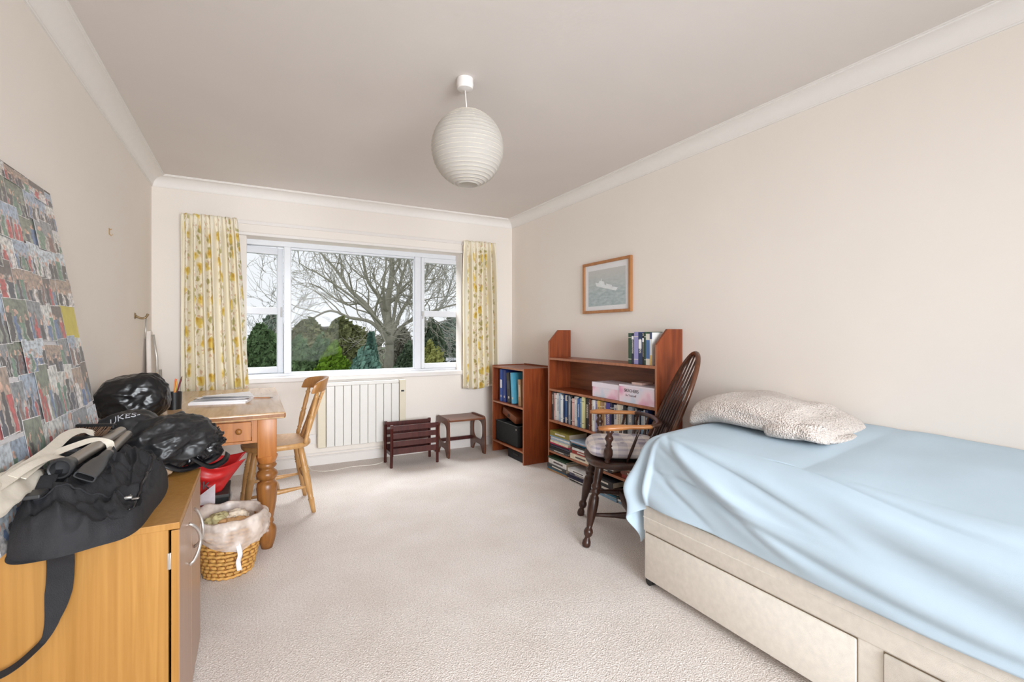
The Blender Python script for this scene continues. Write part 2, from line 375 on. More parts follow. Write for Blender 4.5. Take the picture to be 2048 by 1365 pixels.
# ------------------------------------------------------------------ ceiling lantern
PAPERL = None
def lantern():
    m, nt, b = new_mat('rice_paper'); L = nt.links.new
    b.inputs['Base Color'].default_value = (*srgb(192, 187, 181), 1); b.inputs['Roughness'].default_value = .8
    tl = N(nt, 'BsdfTranslucent'); tl.inputs['Color'].default_value = (.9, .88, .84, 1)
    mx = N(nt, 'MixShader'); mx.inputs[0].default_value = .35
    L(b.outputs[0], mx.inputs[1]); L(tl.outputs[0], mx.inputs[2]); L(mx.outputs[0], nt.nodes['Material Output'].inputs['Surface'])
    lx, ly = .890, 2.113
    t = thing('pendant_light', 'round white paper lantern hanging from the ceiling', 'light', (lx, ly, ZC))
    r = MB(); r.lathe([(.0, -.001), (.039, -.001), (.039, -.02), (.041, -.028), (.036, -.05), (.012, -.056), (.0, -.056)][::-1], 28)
    r.build('ceiling_rose', GLOSSW, t, smooth=True, auto=35)
    c = MB(); c.tube([(0, 0, -.05), (.004, -.001, -.10), (.010, -.003, -.17), (.012, -.004, -.25)], .0028, 8); c.build('flex', GLOSSW, t, smooth=True)
    R = .172; cz = -.333
    s = MB(); nr = 24; seg = 48; prof = []
    a0, a1 = math.radians(12), math.radians(164)
    for i in range(nr*4+1):
        k = i/(nr*4); a = a0+(a1-a0)*k
        # paper sags slightly between the bamboo rings
        d = 1-.018*abs(math.sin(PI*k*nr))
        prof.append((R*d*math.sin(a), cz+R*1.05*d*math.cos(a)))
    vs_ = []; fs = []
    for i, (rr, z) in enumerate(prof):
        for j in range(seg):
            th = 2*PI*j/seg
            f = 1+.006*noise.noise((math.cos(th)*3, math.sin(th)*3, z*20))
            vs_.append((.012+rr*math.cos(th)*f, -.004+rr*math.sin(th)*f, z))
    for i in range(len(prof)-1):
        for j in range(seg): fs.append((i*seg+j, i*seg+(j+1) % seg, (i+1)*seg+(j+1) % seg, (i+1)*seg+j))
    s.add(vs_, fs); sh = s.build('lamp_shade', m, t, smooth=True)
    s = MB()
    for i in range(1, nr):
        rr, z = prof[i*4]; pts = [(.012+rr*.998*math.cos(2*PI*j/32), -.004+rr*.998*math.sin(2*PI*j/32), z) for j in range(33)]
        s.tube(pts, .0011, 4, cap=False)
    s.build('shade_rings', plain('bamboo', srgb(214, 204, 188), .7), sh)
    s = MB(); s.lathe([(.0, -.215), (.014, -.215), (.014, -.255), (.018, -.27), (.018, -.28), (0, -.28)], 16, M=Matrix.Translation((.012, -.004, 0))); s.build('lamp_holder', GLOSSW, t)
    s = MB(); s.lathe([(0, -.28), (.012, -.285), (.03, -.33), (.026, -.36), (0, -.375)], 16, M=Matrix.Translation((.012, -.004, 0))); s.build('bulb', plain('opal_bulb', srgb(240, 240, 236), .2), t, smooth=True)
lantern()

# ------------------------------------------------------------------ radiator, socket, cable
t = thing('panel_radiator', 'cream electric panel heater fixed under the window', 'radiator', (.88, YB-.05, .165))
rz0, rz1 = 0, .568
m = MB(); m.box(-.375, .33, .0, .035, .01, .55); m.build('back_panel', RADC, t)
m = MB(); m.box(-.385, -.318, -.045, .035, rz0, rz1, bev=.006); m.build('end_panel', RADC, t)
x = -.314; pw = .0715
for i in range(9):
    m = MB(); m.box(x, x+pw-.003, -.048, .0, rz0+.002, rz1-.03, bev=.004); m.build('panel', RADW, t); x += pw
m = MB(); m.box(-.314, x-.003, -.044, .035, rz1-.030, rz1, bev=.004); m.build('top_cap', RADW, t)
cp = MB(); cp.box(x+.003, x+.062, -.045, .035, rz0, rz1, bev=.005); cp = cp.build('control_panel', RADC, t)
m = MB(); m.box(x+.018, x+.046, -.0475, -.044, .455, .470); m.build('display', BLACKG, cp)
t = thing('wall_socket', 'white double socket on the wall behind the pine chair', 'socket', (.42, YB-.003, .235))
m = MB(); m.box(-.073, .073, -.008, .003, -.043, .043, bev=.004); m.build('face_plate', GLOSSW, t)
m = MB(); m.box(-.045, .0, -.04, -.008, -.03, .02, bev=.006); m.build('plug', GLOSSW, t)
m = MB(); m.box(-.030, -.018, -.0405, -.039, -.004, .004); m.build('fuse_mark', plain('red_mark', srgb(150, 60, 40)), t)
m = MB(); pts = []
for i in range(40):
    k = i/39; pts.append((.38+k*.72, 4.50-.22*math.sin(k*PI)**.7-.05*math.sin(k*9), .006+(.19*(1-k/.06) if k < .06 else 0)))
m.tube(pts, .004, 6); tag(m.build('power_cable', plain('white_flex', srgb(222, 214, 204), .5), smooth=True), 'thin white cable lying on the carpet below the heater', 'cable')

# ------------------------------------------------------------------ pine table
t = thing('pine_table', 'antique pine farmhouse table with turned legs and drawer', 'table', (-.25, 3.51, 0))
TX0, TX1, TY0, TY1 = -.42, .405, -.665, .665
m = MB(); m.box(TX0, TX1, TY0, TY1, .712, .748, bev=.009)
m.build('tabletop', [PINETOP], t, smooth=True, auto=40)
m = MB(); m.box(TX0-.0004, TX1+.0004, TY0-.0004, TY1+.0004, .716, .742, bev=.006); m.build('table_edge', PINED, t)
ap0, ap1 = .585, .712
m = MB()
m.box(TX1-.082, TX1-.06, TY0+.07, TY1-.07, ap0, ap1); m.box(TX0+.04, TX0+.06, TY0+.07, TY1-.07, ap0, ap1); m.box(TX0+.06, TX1-.07, TY1-.07, TY1-.048, ap0, ap1)
m.box(.245, TX1-.12, TY0+.052, TY0+.074, ap0, ap1); m.box(TX0+.10, -.30, TY0+.052, TY0+.074, ap0, ap1)
m.box(-.30, .245, TY0+.052, TY0+.074, ap0, ap0+.012); m.box(-.30, .245, TY0+.052, TY0+.074, ap1-.01, ap1)
m.build('apron', PINE, t)
d = MB(); d.box(-.297, .242, TY0+.046, TY0+.066, ap0+.014, ap1-.012, bev=.003); d.box(-.28, .225, TY0+.066, TY0+.40, ap0+.016, ap0+.03); d = d.build('drawer', PINE, t)
for kx in (.185, -.24):
    m = MB(); m.lathe([(0, 0), (.012, 0), (.010, .006), (.008, .012), (.014, .018), (.015, .024), (.009, .030), (0, .031)], 16, M=Matrix.Translation((kx, TY0+.046, .655)) @ Matrix.Rotation(PI/2, 4, 'X'))
    m.build('knob', PINED, d, smooth=True)
legprof = [(0.0, .030), (.02, .034), (.05, .042), (.09, .048), (.13, .050), (.155, .046), (.17, .036), (.182, .030), (.192, .036), (.205, .037), (.218, .033), (.235, .036), (.34, .050), (.44, .0555), (.475, .054), (.49, .046), (.497, .036), (.506, .036), (.512, .046), (.530, .054), (.548, .056), (.566, .052), (.580, .040), (.590, .036), (.600, .046), (.615, .052), (.63, .046), (.64, .040)]
LZ = .712
for lx, ly in ((TX1-.088, TY0+.088), (TX1-.088, TY1-.088), (TX0+.088, TY0+.088), (TX0+.088, TY1-.088)):
    m = MB(); m.lathe([(r*.93, z*.735) for z, r in legprof], 26, M=Matrix.Translation((lx, ly, 0)))
    m.build('leg', PINED, t, smooth=True)
    m = MB(); a = .046; m.box(lx-a, lx+a, ly-a, ly+a, .50, LZ-.001, bev=.004)
    # rounded "lamb's tongue" below the square block
    m.lathe([(.038, .462), (.046, .478), (.052, .495), (.053, .505)], 26, M=Matrix.Translation((lx, ly, 0)))
    m.build('leg_block', PINE, t, smooth=True, auto=35)

# ------------------------------------------------------------------ pine dining chair at the table
def desk_chair():
    t = thing('pine_chair', 'honey pine farmhouse chair with shaped slats pushed under table', 'chair', (.135, 3.545, 0), PI+math.radians(3))
    # local +x = the way the chair faces
    def seatpoly(s=1.0):
        p = []
        for i in range(40):
            a = 2*PI*i/40; c, q = math.cos(a), math.sin(a)
            e = 3.2; r = 1/((abs(c)**e+abs(q)**e)**(1/e)); w = .215-.02*(-c*.5+.5); p.append((c*r*.205*s, q*r*w*s))
        return p
    m = MB(); P0 = seatpoly(.95); P1 = seatpoly(1); P2 = seatpoly(.97); n = len(P0)
    vs_ = [(x, y, .425) for x, y in P0]+[(x, y, .437) for x, y in P1]+[(x, y, .452) for x, y in P1]+[(x, y, .459) for x, y in P2]
    P3 = seatpoly(.75); vs_ += [(x, y, .452) for x, y in P3]; P4 = seatpoly(.35); vs_ += [(x, y, .444) for x, y in P4]
    fs = [tuple(range(n))[::-1]]
    for k in range(5): fs += [(k*n+i, k*n+(i+1) % n, (k+1)*n+(i+1) % n, (k+1)*n+i) for i in range(n)]
    fs.append([5*n+i for i in range(n)]); m.add(vs_, fs); m.build('seat', CHAIRW, t, smooth=True, auto=45)
    tl = [(0, .013), (.12, .016), (.2, .018), (.205, .020), (.22, .015), (.3, .018), (.5, .022), (.6, .021), (.61, .025), (.63, .019), (.65, .025), (.67, .019), (.69, .024), (.71, .019), (.85, .019), (1, .017)]
    feet = {}
    for sx, sy in ((1, 1), (1, -1), (-1, 1), (-1, -1)):
        top = Vector((.13*sx, .14*sy, .43)); ft = Vector((.195*sx+(-.01 if sx < 0 else 0), .190*sy, 0))
        m = MB(); m.turned(ft, top, tl, 14); m.build('leg', CHAIRW, t, smooth=True); feet[(sx, sy)] = (ft, top)
    sp = [(0, .008), (.15, .010), (.42, .015), (.5, .016), (.58, .015), (.85, .010), (1, .008)]
    def at(k, z): f, p = feet[k]; return f.lerp(p, z/.43)
    for sy in (1, -1):
        m = MB(); m.turned(at((1, sy), .15), at((-1, sy), .17), sp, 10); m.build('stretcher', CHAIRW, t, smooth=True)
    m = MB(); m.turned((at((1, 1), .15)+at((-1, 1), .17))/2, (at((1, -1), .15)+at((-1, -1), .17))/2, sp, 10); m.build('stretcher', CHAIRW, t, smooth=True)
    m = MB(); m.turned(at((-1, 1), .21), at((-1, -1), .21), sp, 10); m.build('stretcher', CHAIRW, t, smooth=True)
    # back: crest rail on two turned posts and three shaped slats
    def back(y, k):   # k 0..1 from seat to crest
        return Vector((-.150-.020*(1-(y/.2)**2)-.050*k-.080*(1-(y/.2)**2)*k, y*(1+.06*k), .452+.335*k))
    for sy in (1, -1):
        m = MB(); pr = [(0, .012), (.08, .015), (.12, .011), (.15, .015), (.18, .011), (.32, .017), (.45, .018), (.5, .013), (.53, .018), (.56, .013), (.7, .015), (.86, .012), (.89, .017), (.92, .011), (1, .011)]
        p0, p1 = back(.175*sy, 0), back(.165*sy, 1.0); m.turned(p0, p1, pr, 12); m.build('post', CHAIRW, t, smooth=True)
    for y in (-.085, 0, .085):
        m = MB(); W_ = [(0, .024), (.04, .027), (.14, .029), (.22, .023), (.30, .018), (.5, .020), (.70, .023), (.80, .017), (.83, .010), (.86, .015), (.9, .010), (.94, .013), (1.0, .009)]
        pts = []
        for k, hw in W_: pts.append((back(y, k), hw))
        vs_ = []; n = len(pts)
        for c, hw in pts:
            th = .0065 if hw > .014 else .009
            vs_ += [(c.x-th, c.y-hw, c.z-.003), (c.x+th, c.y-hw, c.z+.003), (c.x+th, c.y+hw, c.z+.003), (c.x-th, c.y+hw, c.z-.003)]
        fs = [(0, 1, 2, 3), (4*n-1, 4*n-2, 4*n-3, 4*n-4)]
        for i in range(n-1):
            for j in range(4): fs.append((4*i+j, 4*i+(j+1) % 4, 4*i+4+(j+1) % 4, 4*i+4+j))
        m.add(vs_, fs); m.build('back_slat', CHAIRW, t, bevel=.003)
    m = MB(); nseg = 24; vs_ = []; fs = []
    for i in range(nseg+1):
        y = -.215+.43*i/nseg; f = 1-(abs(y)/.215)**2
        cx = -.192-.105*f; z0 = .775+.006*f; z1 = .835+.040*(f**.5 if f > 0 else 0)*.9; th = .012
        vs_ += [(cx-th, y, z0), (cx+th, y, z0+.002), (cx+th-.022, y, z1-.002), (cx-th-.022, y, z1)]
    for i in range(nseg):
        for j in range(4): fs.append((4*i+j, 4*i+(j+1) % 4, 4*i+4+(j+1) % 4, 4*i+4+j))
    fs += [(0, 1, 2, 3), (4*nseg+3, 4*nseg+2, 4*nseg+1, 4*nseg)]
    m.add(vs_, fs); m.build('crest_rail', wood('crest_beech', srgb(158, 108, 58), srgb(190, 138, 82), .35), t, smooth=True, bevel=.005)
desk_chair()

# ------------------------------------------------------------------ desk things
def pot(x, y, label, pens, seed):
    rnd = random.Random(seed)
    t = thing('pen_pot', label, 'pot', (x, y, .748))
    m = MB(); m.lathe([(0, 0), (.034, 0), (.037, .095), (.034, .095), (.031, .004), (0, .004)], 24); m.build('pot_body', BLACKG, t, smooth=True, auto=40)
    for i, (col, nm) in enumerate(pens):
        a = rnd.uniform(0, 2*PI); r0 = .015; r1 = rnd.uniform(.022, .05); h = rnd.uniform(.15, .19)
        p = thing('pencil' if nm == 'pencil' else 'pen', '%s standing in the %s' % (['thin yellow pencil with brown tip', 'orange pencil leaning outwards', 'dark red pencil leaning outwards', 'black ballpoint with silver clip', 'green highlighter with pale cap', 'dark green felt pen', 'natural wood pencil'][col], 'pot behind the bin bag' if seed == 5 else 'black desk pot'), nm, (x, y, .75))
        cols = [srgb(222, 160, 60), srgb(226, 130, 40), srgb(130, 40, 50), srgb(30, 30, 34), srgb(170, 220, 90), srgb(40, 110, 60), srgb(190, 140, 80)][col]
        rr = .0075 if col == 4 else .0038
        p0 = Vector((r0*math.cos(a+PI)*.8, r0*math.sin(a+PI)*.8, .006)); p1 = Vector((r1*math.cos(a), r1*math.sin(a), h)); q = p0.lerp(p1, .9)
        b = MB(); b.tube([p0, q], rr, 6); b.build('pen_barrel', plain('pen_col_%d' % col, cols, .4, .02), p)
        b = MB(); b.tube([q, p1], [rr, rr*.3 if col != 4 else rr*.8], 6); b.build('pen_tip', plain('pen_tip_%d' % (col % 3), [srgb(210, 170, 120), srgb(230, 120, 90), srgb(70, 50, 40)][col % 3]), p)
pot(-.386, 3.234, 'black cylindrical pen pot on the pine table near the papers', [(1, 'pencil'), (0, 'pencil'), (2, 'pencil'), (4, 'pen'), (5, 'pen'), (3, 'pen')], 4)
pot(-.535, 3.50, 'second black pot of pencils on the table behind the bin bag', [(6, 'pencil'), (0, 'pencil'), (3, 'pen')], 5)
t = thing('notepad', 'stack of white notepads and loose sheets on the pine table', 'notepad', (-.165, 3.42, .748), math.radians(-12))
m = MB(); m.box(-.15, .15, -.105, .105, 0, .012); m.build('pad', PAPERW, t)
m = MB(); m.box(-.148, .15, -.106, .10, .0125, .020, M=Matrix.Rotation(.08, 4, 'Z')); m.build('spiral_pad', PAPERW, t)
m = MB()
for k in range(4):
    m.grid(lambda u, v: (-.13+.26*u+.01*k, -.10+.2*v, .022+.004*k+.018*(1-u)*(1-v)*(k % 2)+.010*u*v), 6, 6, M=Matrix.Rotation(.15*k-.1, 4, 'Z'))
m.build('sheet', PAPERW, t, solid=.0006)
m = MB(); m.box(-.145, -.11, -.03, .0, .0205, .0225); m.build('pad_print', plain('grey_print', srgb(80, 80, 86)), t)
t = thing('pencil', 'thin wooden pencil lying beside the notepads on the table', 'pencil', (.03, 3.50, .7505), math.radians(-15))
m = MB(); m.tube([(-.08, 0, .002), (.07, 0, .002)], .0035, 6); m.build('pencil_body', WORN, t); m = MB(); m.tube([(.07, 0, .002), (.088, 0, .002)], [.0035, .0006], 6); m.build('pencil_tip', DARKG, t)

# ------------------------------------------------------------------ beech cabinet
t = thing('beech_cabinet', 'beech-effect cupboard with curved handles, black holdall on top', 'cabinet', (-.43, 1.88, 0))
cx0, cx1, cy0, cy1 = -.25, .252, -.295, .292
m = MB(); m.box(cx0, cx1+.002, cy0-.004, cy1+.004, .636, .654, bev=.0015); m.build('cabinet_top', BEECH, t)
m = MB(); m.box(cx0, cx1-.024, cy0, cy0+.018, 0, .636); m.build('side_panel', BEECH, t)
m = MB(); m.box(cx0, cx1-.024, cy1-.018, cy1, 0, .636); m.build('side_panel', BEECH, t)
m = MB(); m.box(cx0, cx0+.006, cy0+.018, cy1-.018, .0, .636); m.build('back_panel', BEECH, t)
m = MB(); m.box(cx0, cx1-.03, cy0+.018, cy1-.018, .05, .068); m.box(cx0+.05, cx1-.03, cy0+.018, cy1-.018, .33, .348); m.box(cx1-.06, cx1-.045, cy0+.018, cy1-.018, .0, .05); m.build('shelf', BEECH, t)
for k, (a, b) in enumerate(((cy0+.001, -.003), (.001, cy1-.001))):
    D = MB(); D.box(cx1-.018, cx1, a, b, .012, .632, bev=.001); D = D.build('door', [BEECH], t)
    F_ = MB(); F_.box(cx1, cx1+.0008, a+.001, b-.001, .013, .631); F_.build('door_face', DOORV, D)
    hy = -.045 if k == 0 else .045; pts = []; pb = -1 if k == 0 else 1
    for i in range(17):
        s = i/16; pts.append((cx1+.001+.028*math.sin(PI*s)**.6, hy*1.0+pb*.03*(1-math.sin(PI*s)), .44+.13*s))
    H_ = MB(); H_.tube(pts, .005, 10); H_.build('handle', CHROME, D, smooth=True)
for hz in (.55, .09):
    m = MB(); m.tube([(cx1-.021, cy0+.002, hz-.022), (cx1-.021, cy0+.002, hz+.022)], .0038, 10); m.box(cx1-.026, cx1-.018, cy0-.0015, cy0+.002, hz-.022, hz+.022, bev=.0006); m.build('hinge', CHROME, t, smooth=True, auto=30)

# ------------------------------------------------------------------ photo board
def photo_mat():
    m, nt, b = new_mat('printed_photograph'); L = nt.links.new
    uv = N(nt, 'UVMap'); oi = N(nt, 'ObjectInfo')
    sep = N(nt, 'SeparateXYZ'); L(uv.outputs[0], sep.inputs[0])
    def math_(op, a, b_=None, c=None):
        n = N(nt, 'Math', operation=op)
        for i, q in enumerate((a, b_, c)):
            if q is None: continue
            if isinstance(q, (int, float)): n.inputs[i].default_value = q
            else: L(q, n.inputs[i])
        return n.outputs[0]
    seed = math_('MULTIPLY', oi.outputs['Random'], 97.0)
    nz = N(nt, 'TexNoise', noise_dimensions='4D'); nz.inputs['Scale'].default_value = 4; nz.inputs['Detail'].default_value = 4; L(uv.outputs[0], nz.inputs['Vector']); L(seed, nz.inputs['W'])
    dx = math_('MULTIPLY_ADD', math_('SUBTRACT', nz.outputs['Fac'], .5), .55, sep.outputs[0])
    cnt = math_('FLOOR', math_('MULTIPLY_ADD', math_('FRACT', math_('MULTIPLY', seed, 3.7)), 4.0, 2.0))
    k = math_('MULTIPLY', dx, cnt); cell = math_('FLOOR', k); fr = math_('ABSOLUTE', math_('SUBTRACT', math_('FRACT', k), .5))
    wn = N(nt, 'TexWhiteNoise', noise_dimensions='2D'); cb = N(nt, 'CombineXYZ'); L(cell, cb.inputs[0]); L(seed, cb.inputs[1]); L(cb.outputs[0], wn.inputs['Vector'])
    top = math_('MULTIPLY_ADD', wn.outputs['Value'], .3, .38)
    body = math_('MULTIPLY', math_('LESS_THAN', fr, .34), math_('LESS_THAN', sep.outputs[1], top))
    hy = math_('SUBTRACT', sep.outputs[1], math_('ADD', top, .075)); hd = math_('ADD', math_('MULTIPLY', math_('MULTIPLY', fr, fr), .18), math_('MULTIPLY', hy, hy))
    head = math_('LESS_THAN', hd, .0065)
    wn2 = N(nt, 'TexWhiteNoise', noise_dimensions='1D'); L(seed, wn2.inputs['W'])
    bgA = ramp(nt, [(0, srgb(150, 166, 184)), (.15, srgb(190, 200, 208)), (.3, srgb(112, 120, 100)), (.45, srgb(160, 138, 120)), (.6, srgb(205, 205, 200)), (.75, srgb(130, 134, 138)), (.9, srgb(92, 78, 70)), (1, srgb(170, 186, 205))], 'CONSTANT')
    L(wn2.outputs['Value'], bgA.inputs['Fac'])
    bgB = ramp(nt, [(0, srgb(98, 88, 80)), (.25, srgb(140, 148, 132)), (.5, srgb(180, 172, 164)), (.75, srgb(88, 96, 110)), (1, srgb(210, 206, 200))]); L(math_('FRACT', math_('MULTIPLY', seed, 1.31)), bgB.inputs['Fac'])
    gy = math_('ADD', sep.outputs[1], math_('MULTIPLY', math_('SUBTRACT', nz.outputs['Fac'], .5), 1.4)); rr = ramp(nt, [(.35, (0, 0, 0)), (.55, (1, 1, 1))]); L(gy, rr.inputs['Fac'])
    mx = N(nt, 'MixRGB'); L(rr.outputs[0], mx.inputs['Fac']); L(bgB.outputs[0], mx.inputs['Color1']); L(bgA.outputs[0], mx.inputs['Color2'])
    bc = ramp(nt, [(0, srgb(48, 50, 66)), (.14, srgb(180, 66, 62)), (.26, srgb(60, 52, 50)), (.4, srgb(84, 110, 150)), (.52, srgb(214, 208, 204)), (.62, srgb(52, 44, 42)), (.74, srgb(92, 128, 104)), (.84, srgb(120, 84, 72)), (.93, srgb(226, 160, 70))], 'CONSTANT'); L(wn.outputs['Color'], bc.inputs['Fac'])
    m2 = N(nt, 'MixRGB'); L(body, m2.inputs['Fac']); L(mx.outputs[0], m2.inputs['Color1']); L(bc.outputs[0], m2.inputs['Color2'])
    m3 = N(nt, 'MixRGB'); L(head, m3.inputs['Fac']); L(m2.outputs[0], m3.inputs['Color1']); m3.inputs['Color2'].default_value = (*srgb(206, 164, 142), 1)
    bd = math_('MAXIMUM', math_('ABSOLUTE', math_('SUBTRACT', sep.outputs[0], .5)), math_('ABSOLUTE', math_('SUBTRACT', sep.outputs[1], .5)))
    m4 = N(nt, 'MixRGB'); L(math_('GREATER_THAN', bd, .488), m4.inputs['Fac']); L(m3.outputs[0], m4.inputs['Color1']); m4.inputs['Color2'].default_value = (*srgb(226, 224, 224), 1)
    n5 = N(nt, 'TexNoise', noise_dimensions='4D'); n5.inputs['Scale'].default_value = 9; n5.inputs['Detail'].default_value = 4; L(uv.outputs[0], n5.inputs['Vector']); L(seed, n5.inputs['W'])
    r5 = ramp(nt, [(.34, (.28, .27, .27)), (.5, (1.05, 1.05, 1.05)), (.66, (1.6, 1.57, 1.55))]); L(n5.outputs['Fac'], r5.inputs['Fac']); m5 = N(nt, 'MixRGB', blend_type='MULTIPLY'); m5.inputs['Fac'].default_value = .75; L(m4.outputs[0], m5.inputs['Color1']); L(r5.outputs[0], m5.inputs['Color2'])
    m6 = N(nt, 'MixRGB'); m6.inputs['Fac'].default_value = .16; L(m5.outputs[0], m6.inputs['Color1']); m6.inputs['Color2'].default_value = (*srgb(206, 204, 208), 1); L(m6.outputs[0], b.inputs['Base Color']); b.inputs['Roughness'].default_value = .35
    return m
PHOTO = photo_mat()
Bt = Vector((-.672, 2.404, 1.697)); Bb = Vector((-.507, 2.404, .660)); up = (Bt-Bb); bh = up.length; upn = up.normalized()
lean = math.atan2(Bt.x-Bb.x, Bt.z-Bb.z)
board = thing('photo_board', 'large pinboard covered in overlapping photographs leaning on the wall', 'pinboard', (-.507, 2.404, .656))
board.rotation_euler = (0, lean, 0)     # local z runs up the board, local -y along it, +x faces the room
m = MB(); m.box(-.010, 0, -.90, 0, 0, bh); m.build('backing_board', plain('white_board', srgb(214, 212, 214), .7), board)
m = MB(); m.box(-.011, .0015, -.902, .0015, bh-.004, bh+.0015); m.build('edge_strip', plain('strip_grey', srgb(110, 104, 96), .5), board)
rnd = random.Random(11); z = .005; row = 0
while z < bh-.04:
    rh = rnd.choice([.10, .125, .15, .11]); y = 0.0-rnd.uniform(0, .012)
    rh = min(rh, bh-z-.002)
    while y > -.84:
        wd = rnd.choice([.10, .09, .145, .15, .11, .075]); lay = .0006+.0009*rnd.randint(0, 5)
        ht = rh*rnd.uniform(.9, 1.18); z0 = z+rnd.uniform(-.008, .006); z0 = max(0.002, z0); ht = min(ht, bh-.004-z0)
        mm = MB(Matrix.Translation((0, y-wd/2, z0+ht/2)) @ Matrix.Rotation(rnd.uniform(-.05, .05), 4, 'X'))
        hw, hh = wd/2*1.04, ht/2; cur = rnd.uniform(0, .003)
        mm.add([(lay+cur, hw, -hh), (lay, -hw, -hh), (lay, -hw, hh), (lay+cur, hw, hh), (lay-.0004, hw, -hh), (lay-.0004, -hw, -hh), (lay-.0004, -hw, hh), (lay-.0004, hw, hh)],
               [(1, 0, 3, 2), (0, 4, 7, 3), (5, 1, 2, 6), (3, 7, 6, 2), (0, 1, 5, 4)])
        mm.uv = [[(0, 0), (1, 0), (1, 1), (0, 1)]]+[[(.5, .999)]*4]*4
        special = (row == 4 and y > -.02)
        o = mm.build('photograph', plain('yellow_note', srgb(206, 192, 110), .7) if special else PHOTO, board, recalc=False)
        if special: o['label'] = 'plain yellow card'
        y -= wd*rnd.uniform(.88, 1.03)
    z += rh*.96; row += 1

# ------------------------------------------------------------------ black holdall etc. on the cabinet
CT = .654
def blob(name, mat, parent, c, half, seed, amp, freq, floor=0.0, rz=0, sub=5, power=1.0, ridge=True, warp=None, e=2.0):
    bm = bmesh.new(); bmesh.ops.create_icosphere(bm, subdivisions=sub, radius=1)
    R_ = Matrix.Rotation(rz, 3, 'Z'); off = Vector((seed*3.1, seed*1.7, seed*.9))
    for v in bm.verts:
        n = v.co.normalized(); k = 1/((abs(n.x)**e+abs(n.y)**e+abs(n.z)**e)**(1/e)); p = n*k
        q = p*freq+off; f = 0; a = 1; tot = 0
        for o in range(4):
            nn = noise.noise(q)
            f += a*((1-abs(nn)*2.2) if ridge else nn); tot += a; q = q*2.03+Vector((1.3, 2.1, .7)); a *= .42
        f /= tot
        p = p*(1+amp*(f-(.35 if ridge else 0)))
        p = Vector((p.x*half[0], p.y*half[1], p.z*half[2]))
        if warp: p = warp(p)
        p = R_ @ p; p = Vector(c)+p
        if p.z < floor: p.z = floor+(p.z-floor)*.02
        v.co = p
    me = bpy.data.meshes.new(name); bm.to_mesh(me); bm.free(); me.materials.append(mat)
    me.polygons.foreach_set('use_smooth', [True]*len(me.polygons))
    o = bpy.data.objects.new(name, me); C.objects.link(o); o.parent = parent
    return o
bag = thing('holdall', 'black nylon holdall slumped across the beech cabinet top', 'bag', (-.380, 1.80, CT))
def bagtop(x, y):    # local height of the bag
    u = (x+.0)/.130; v = (y+.0)/.315
    e = max(0, 1-(abs(u)**4.2+abs(v)**4.6)); base = (.104-.034*u)*(e**.42)
    side = .030*math.sin(2.2*v+1.2)*e
    crease = -.014*math.exp(-((u*.8-.35+.30*v)/.07)**2)-.012*math.exp(-((u*.9+.30-.22*v)/.06)**2)-.010*math.exp(-((v+.62-.35*u)/.06)**2)
    f_ = noise.noise((x*10+y*3, y*4-x*5, 11.0)); f2 = noise.noise((x*22+y*9, y*6-x*9, 5.0)); wr = .010*(1-min(1, abs(f_)*5))+.006*(1-min(1, abs(f2)*4))+.020*noise.noise((x*9+3, y*5, 1.0))+.008*abs(noise.noise((x*16+y*26, y*5-x*14, 4.0)))-.006*abs(noise.noise((x*34, y*14, 7.0)))
    return max(0.003, base+(side+crease+wr*2.0)*min(1, e*2.5))
def bagfn(u, v):
    # polar sheet so that the sides close down to the cabinet
    a = 2*PI*u; r = v
    c, s = math.cos(a), math.sin(a); ex = 1/((abs(c)**4.5+abs(s)**4.5)**(1/4.5))
    wob = 1+.02*math.sin(3*a+1)+.012*math.sin(7*a)-.10*max(0, c)*max(0, -s)
    x = c*ex*.130*r*wob; y = s*ex*.315*r*wob-.045*max(0, -c)*max(0, -s)*r
    # skew: the near end hangs just over the front edge
    z = bagtop(x*.97, y*.97) if r < .999 else 0.0
    bulge = 1+.02*math.sin(PI*min(1, r))
    return (x*bulge, y*bulge-.01, z)
m = MB(); m.grid(bagfn, 160, 80, closeu=True); m.build('bag_body', BLACKF, bag, smooth=True)
def on_bag(x, y, dz=.004): return (x, y-.01, bagtop(x*.97, y*.97)+dz)
def ribbon(m, pts, wvec, th=.002):
    """flat strap along pts; wvec: list of half width vectors"""
    n = len(pts); vs_ = []
    for i, (p, wv) in enumerate(zip(pts, wvec)):
        p = Vector(p); wv = Vector(wv); d = Vector(pts[min(i+1, n-1)])-Vector(pts[max(i-1, 0)]); nn = d.cross(wv); nn = nn.normalized()*th/2 if nn.length > 1e-9 else Vector((0, 0, th/2))
        vs_ += [p-wv-nn, p+wv-nn, p+wv+nn, p-wv+nn]
    fs = [(0, 1, 2, 3), (4*n-1, 4*n-2, 4*n-3, 4*n-4)]
    for i in range(n-1):
        for j in range(4): fs.append((4*i+j, 4*i+(j+1) % 4, 4*i+4+(j+1) % 4, 4*i+4+j))
    m.add(vs_, fs)
def smoothpts(P_, n=8):
    P_ = [Vector(p) for p in P_]; out = []
    for i in range(len(P_)-1):
        a, b, c, d = P_[max(i-1, 0)], P_[i], P_[i+1], P_[min(i+2, len(P_)-1)]
        for k in range(n):
            t_ = k/n; out.append(.5*((2*b)+(c-a)*t_+(2*a-5*b+4*c-d)*t_*t_+(3*b-a-3*c+d)*t_**3))
    out.append(P_[-1]); return out
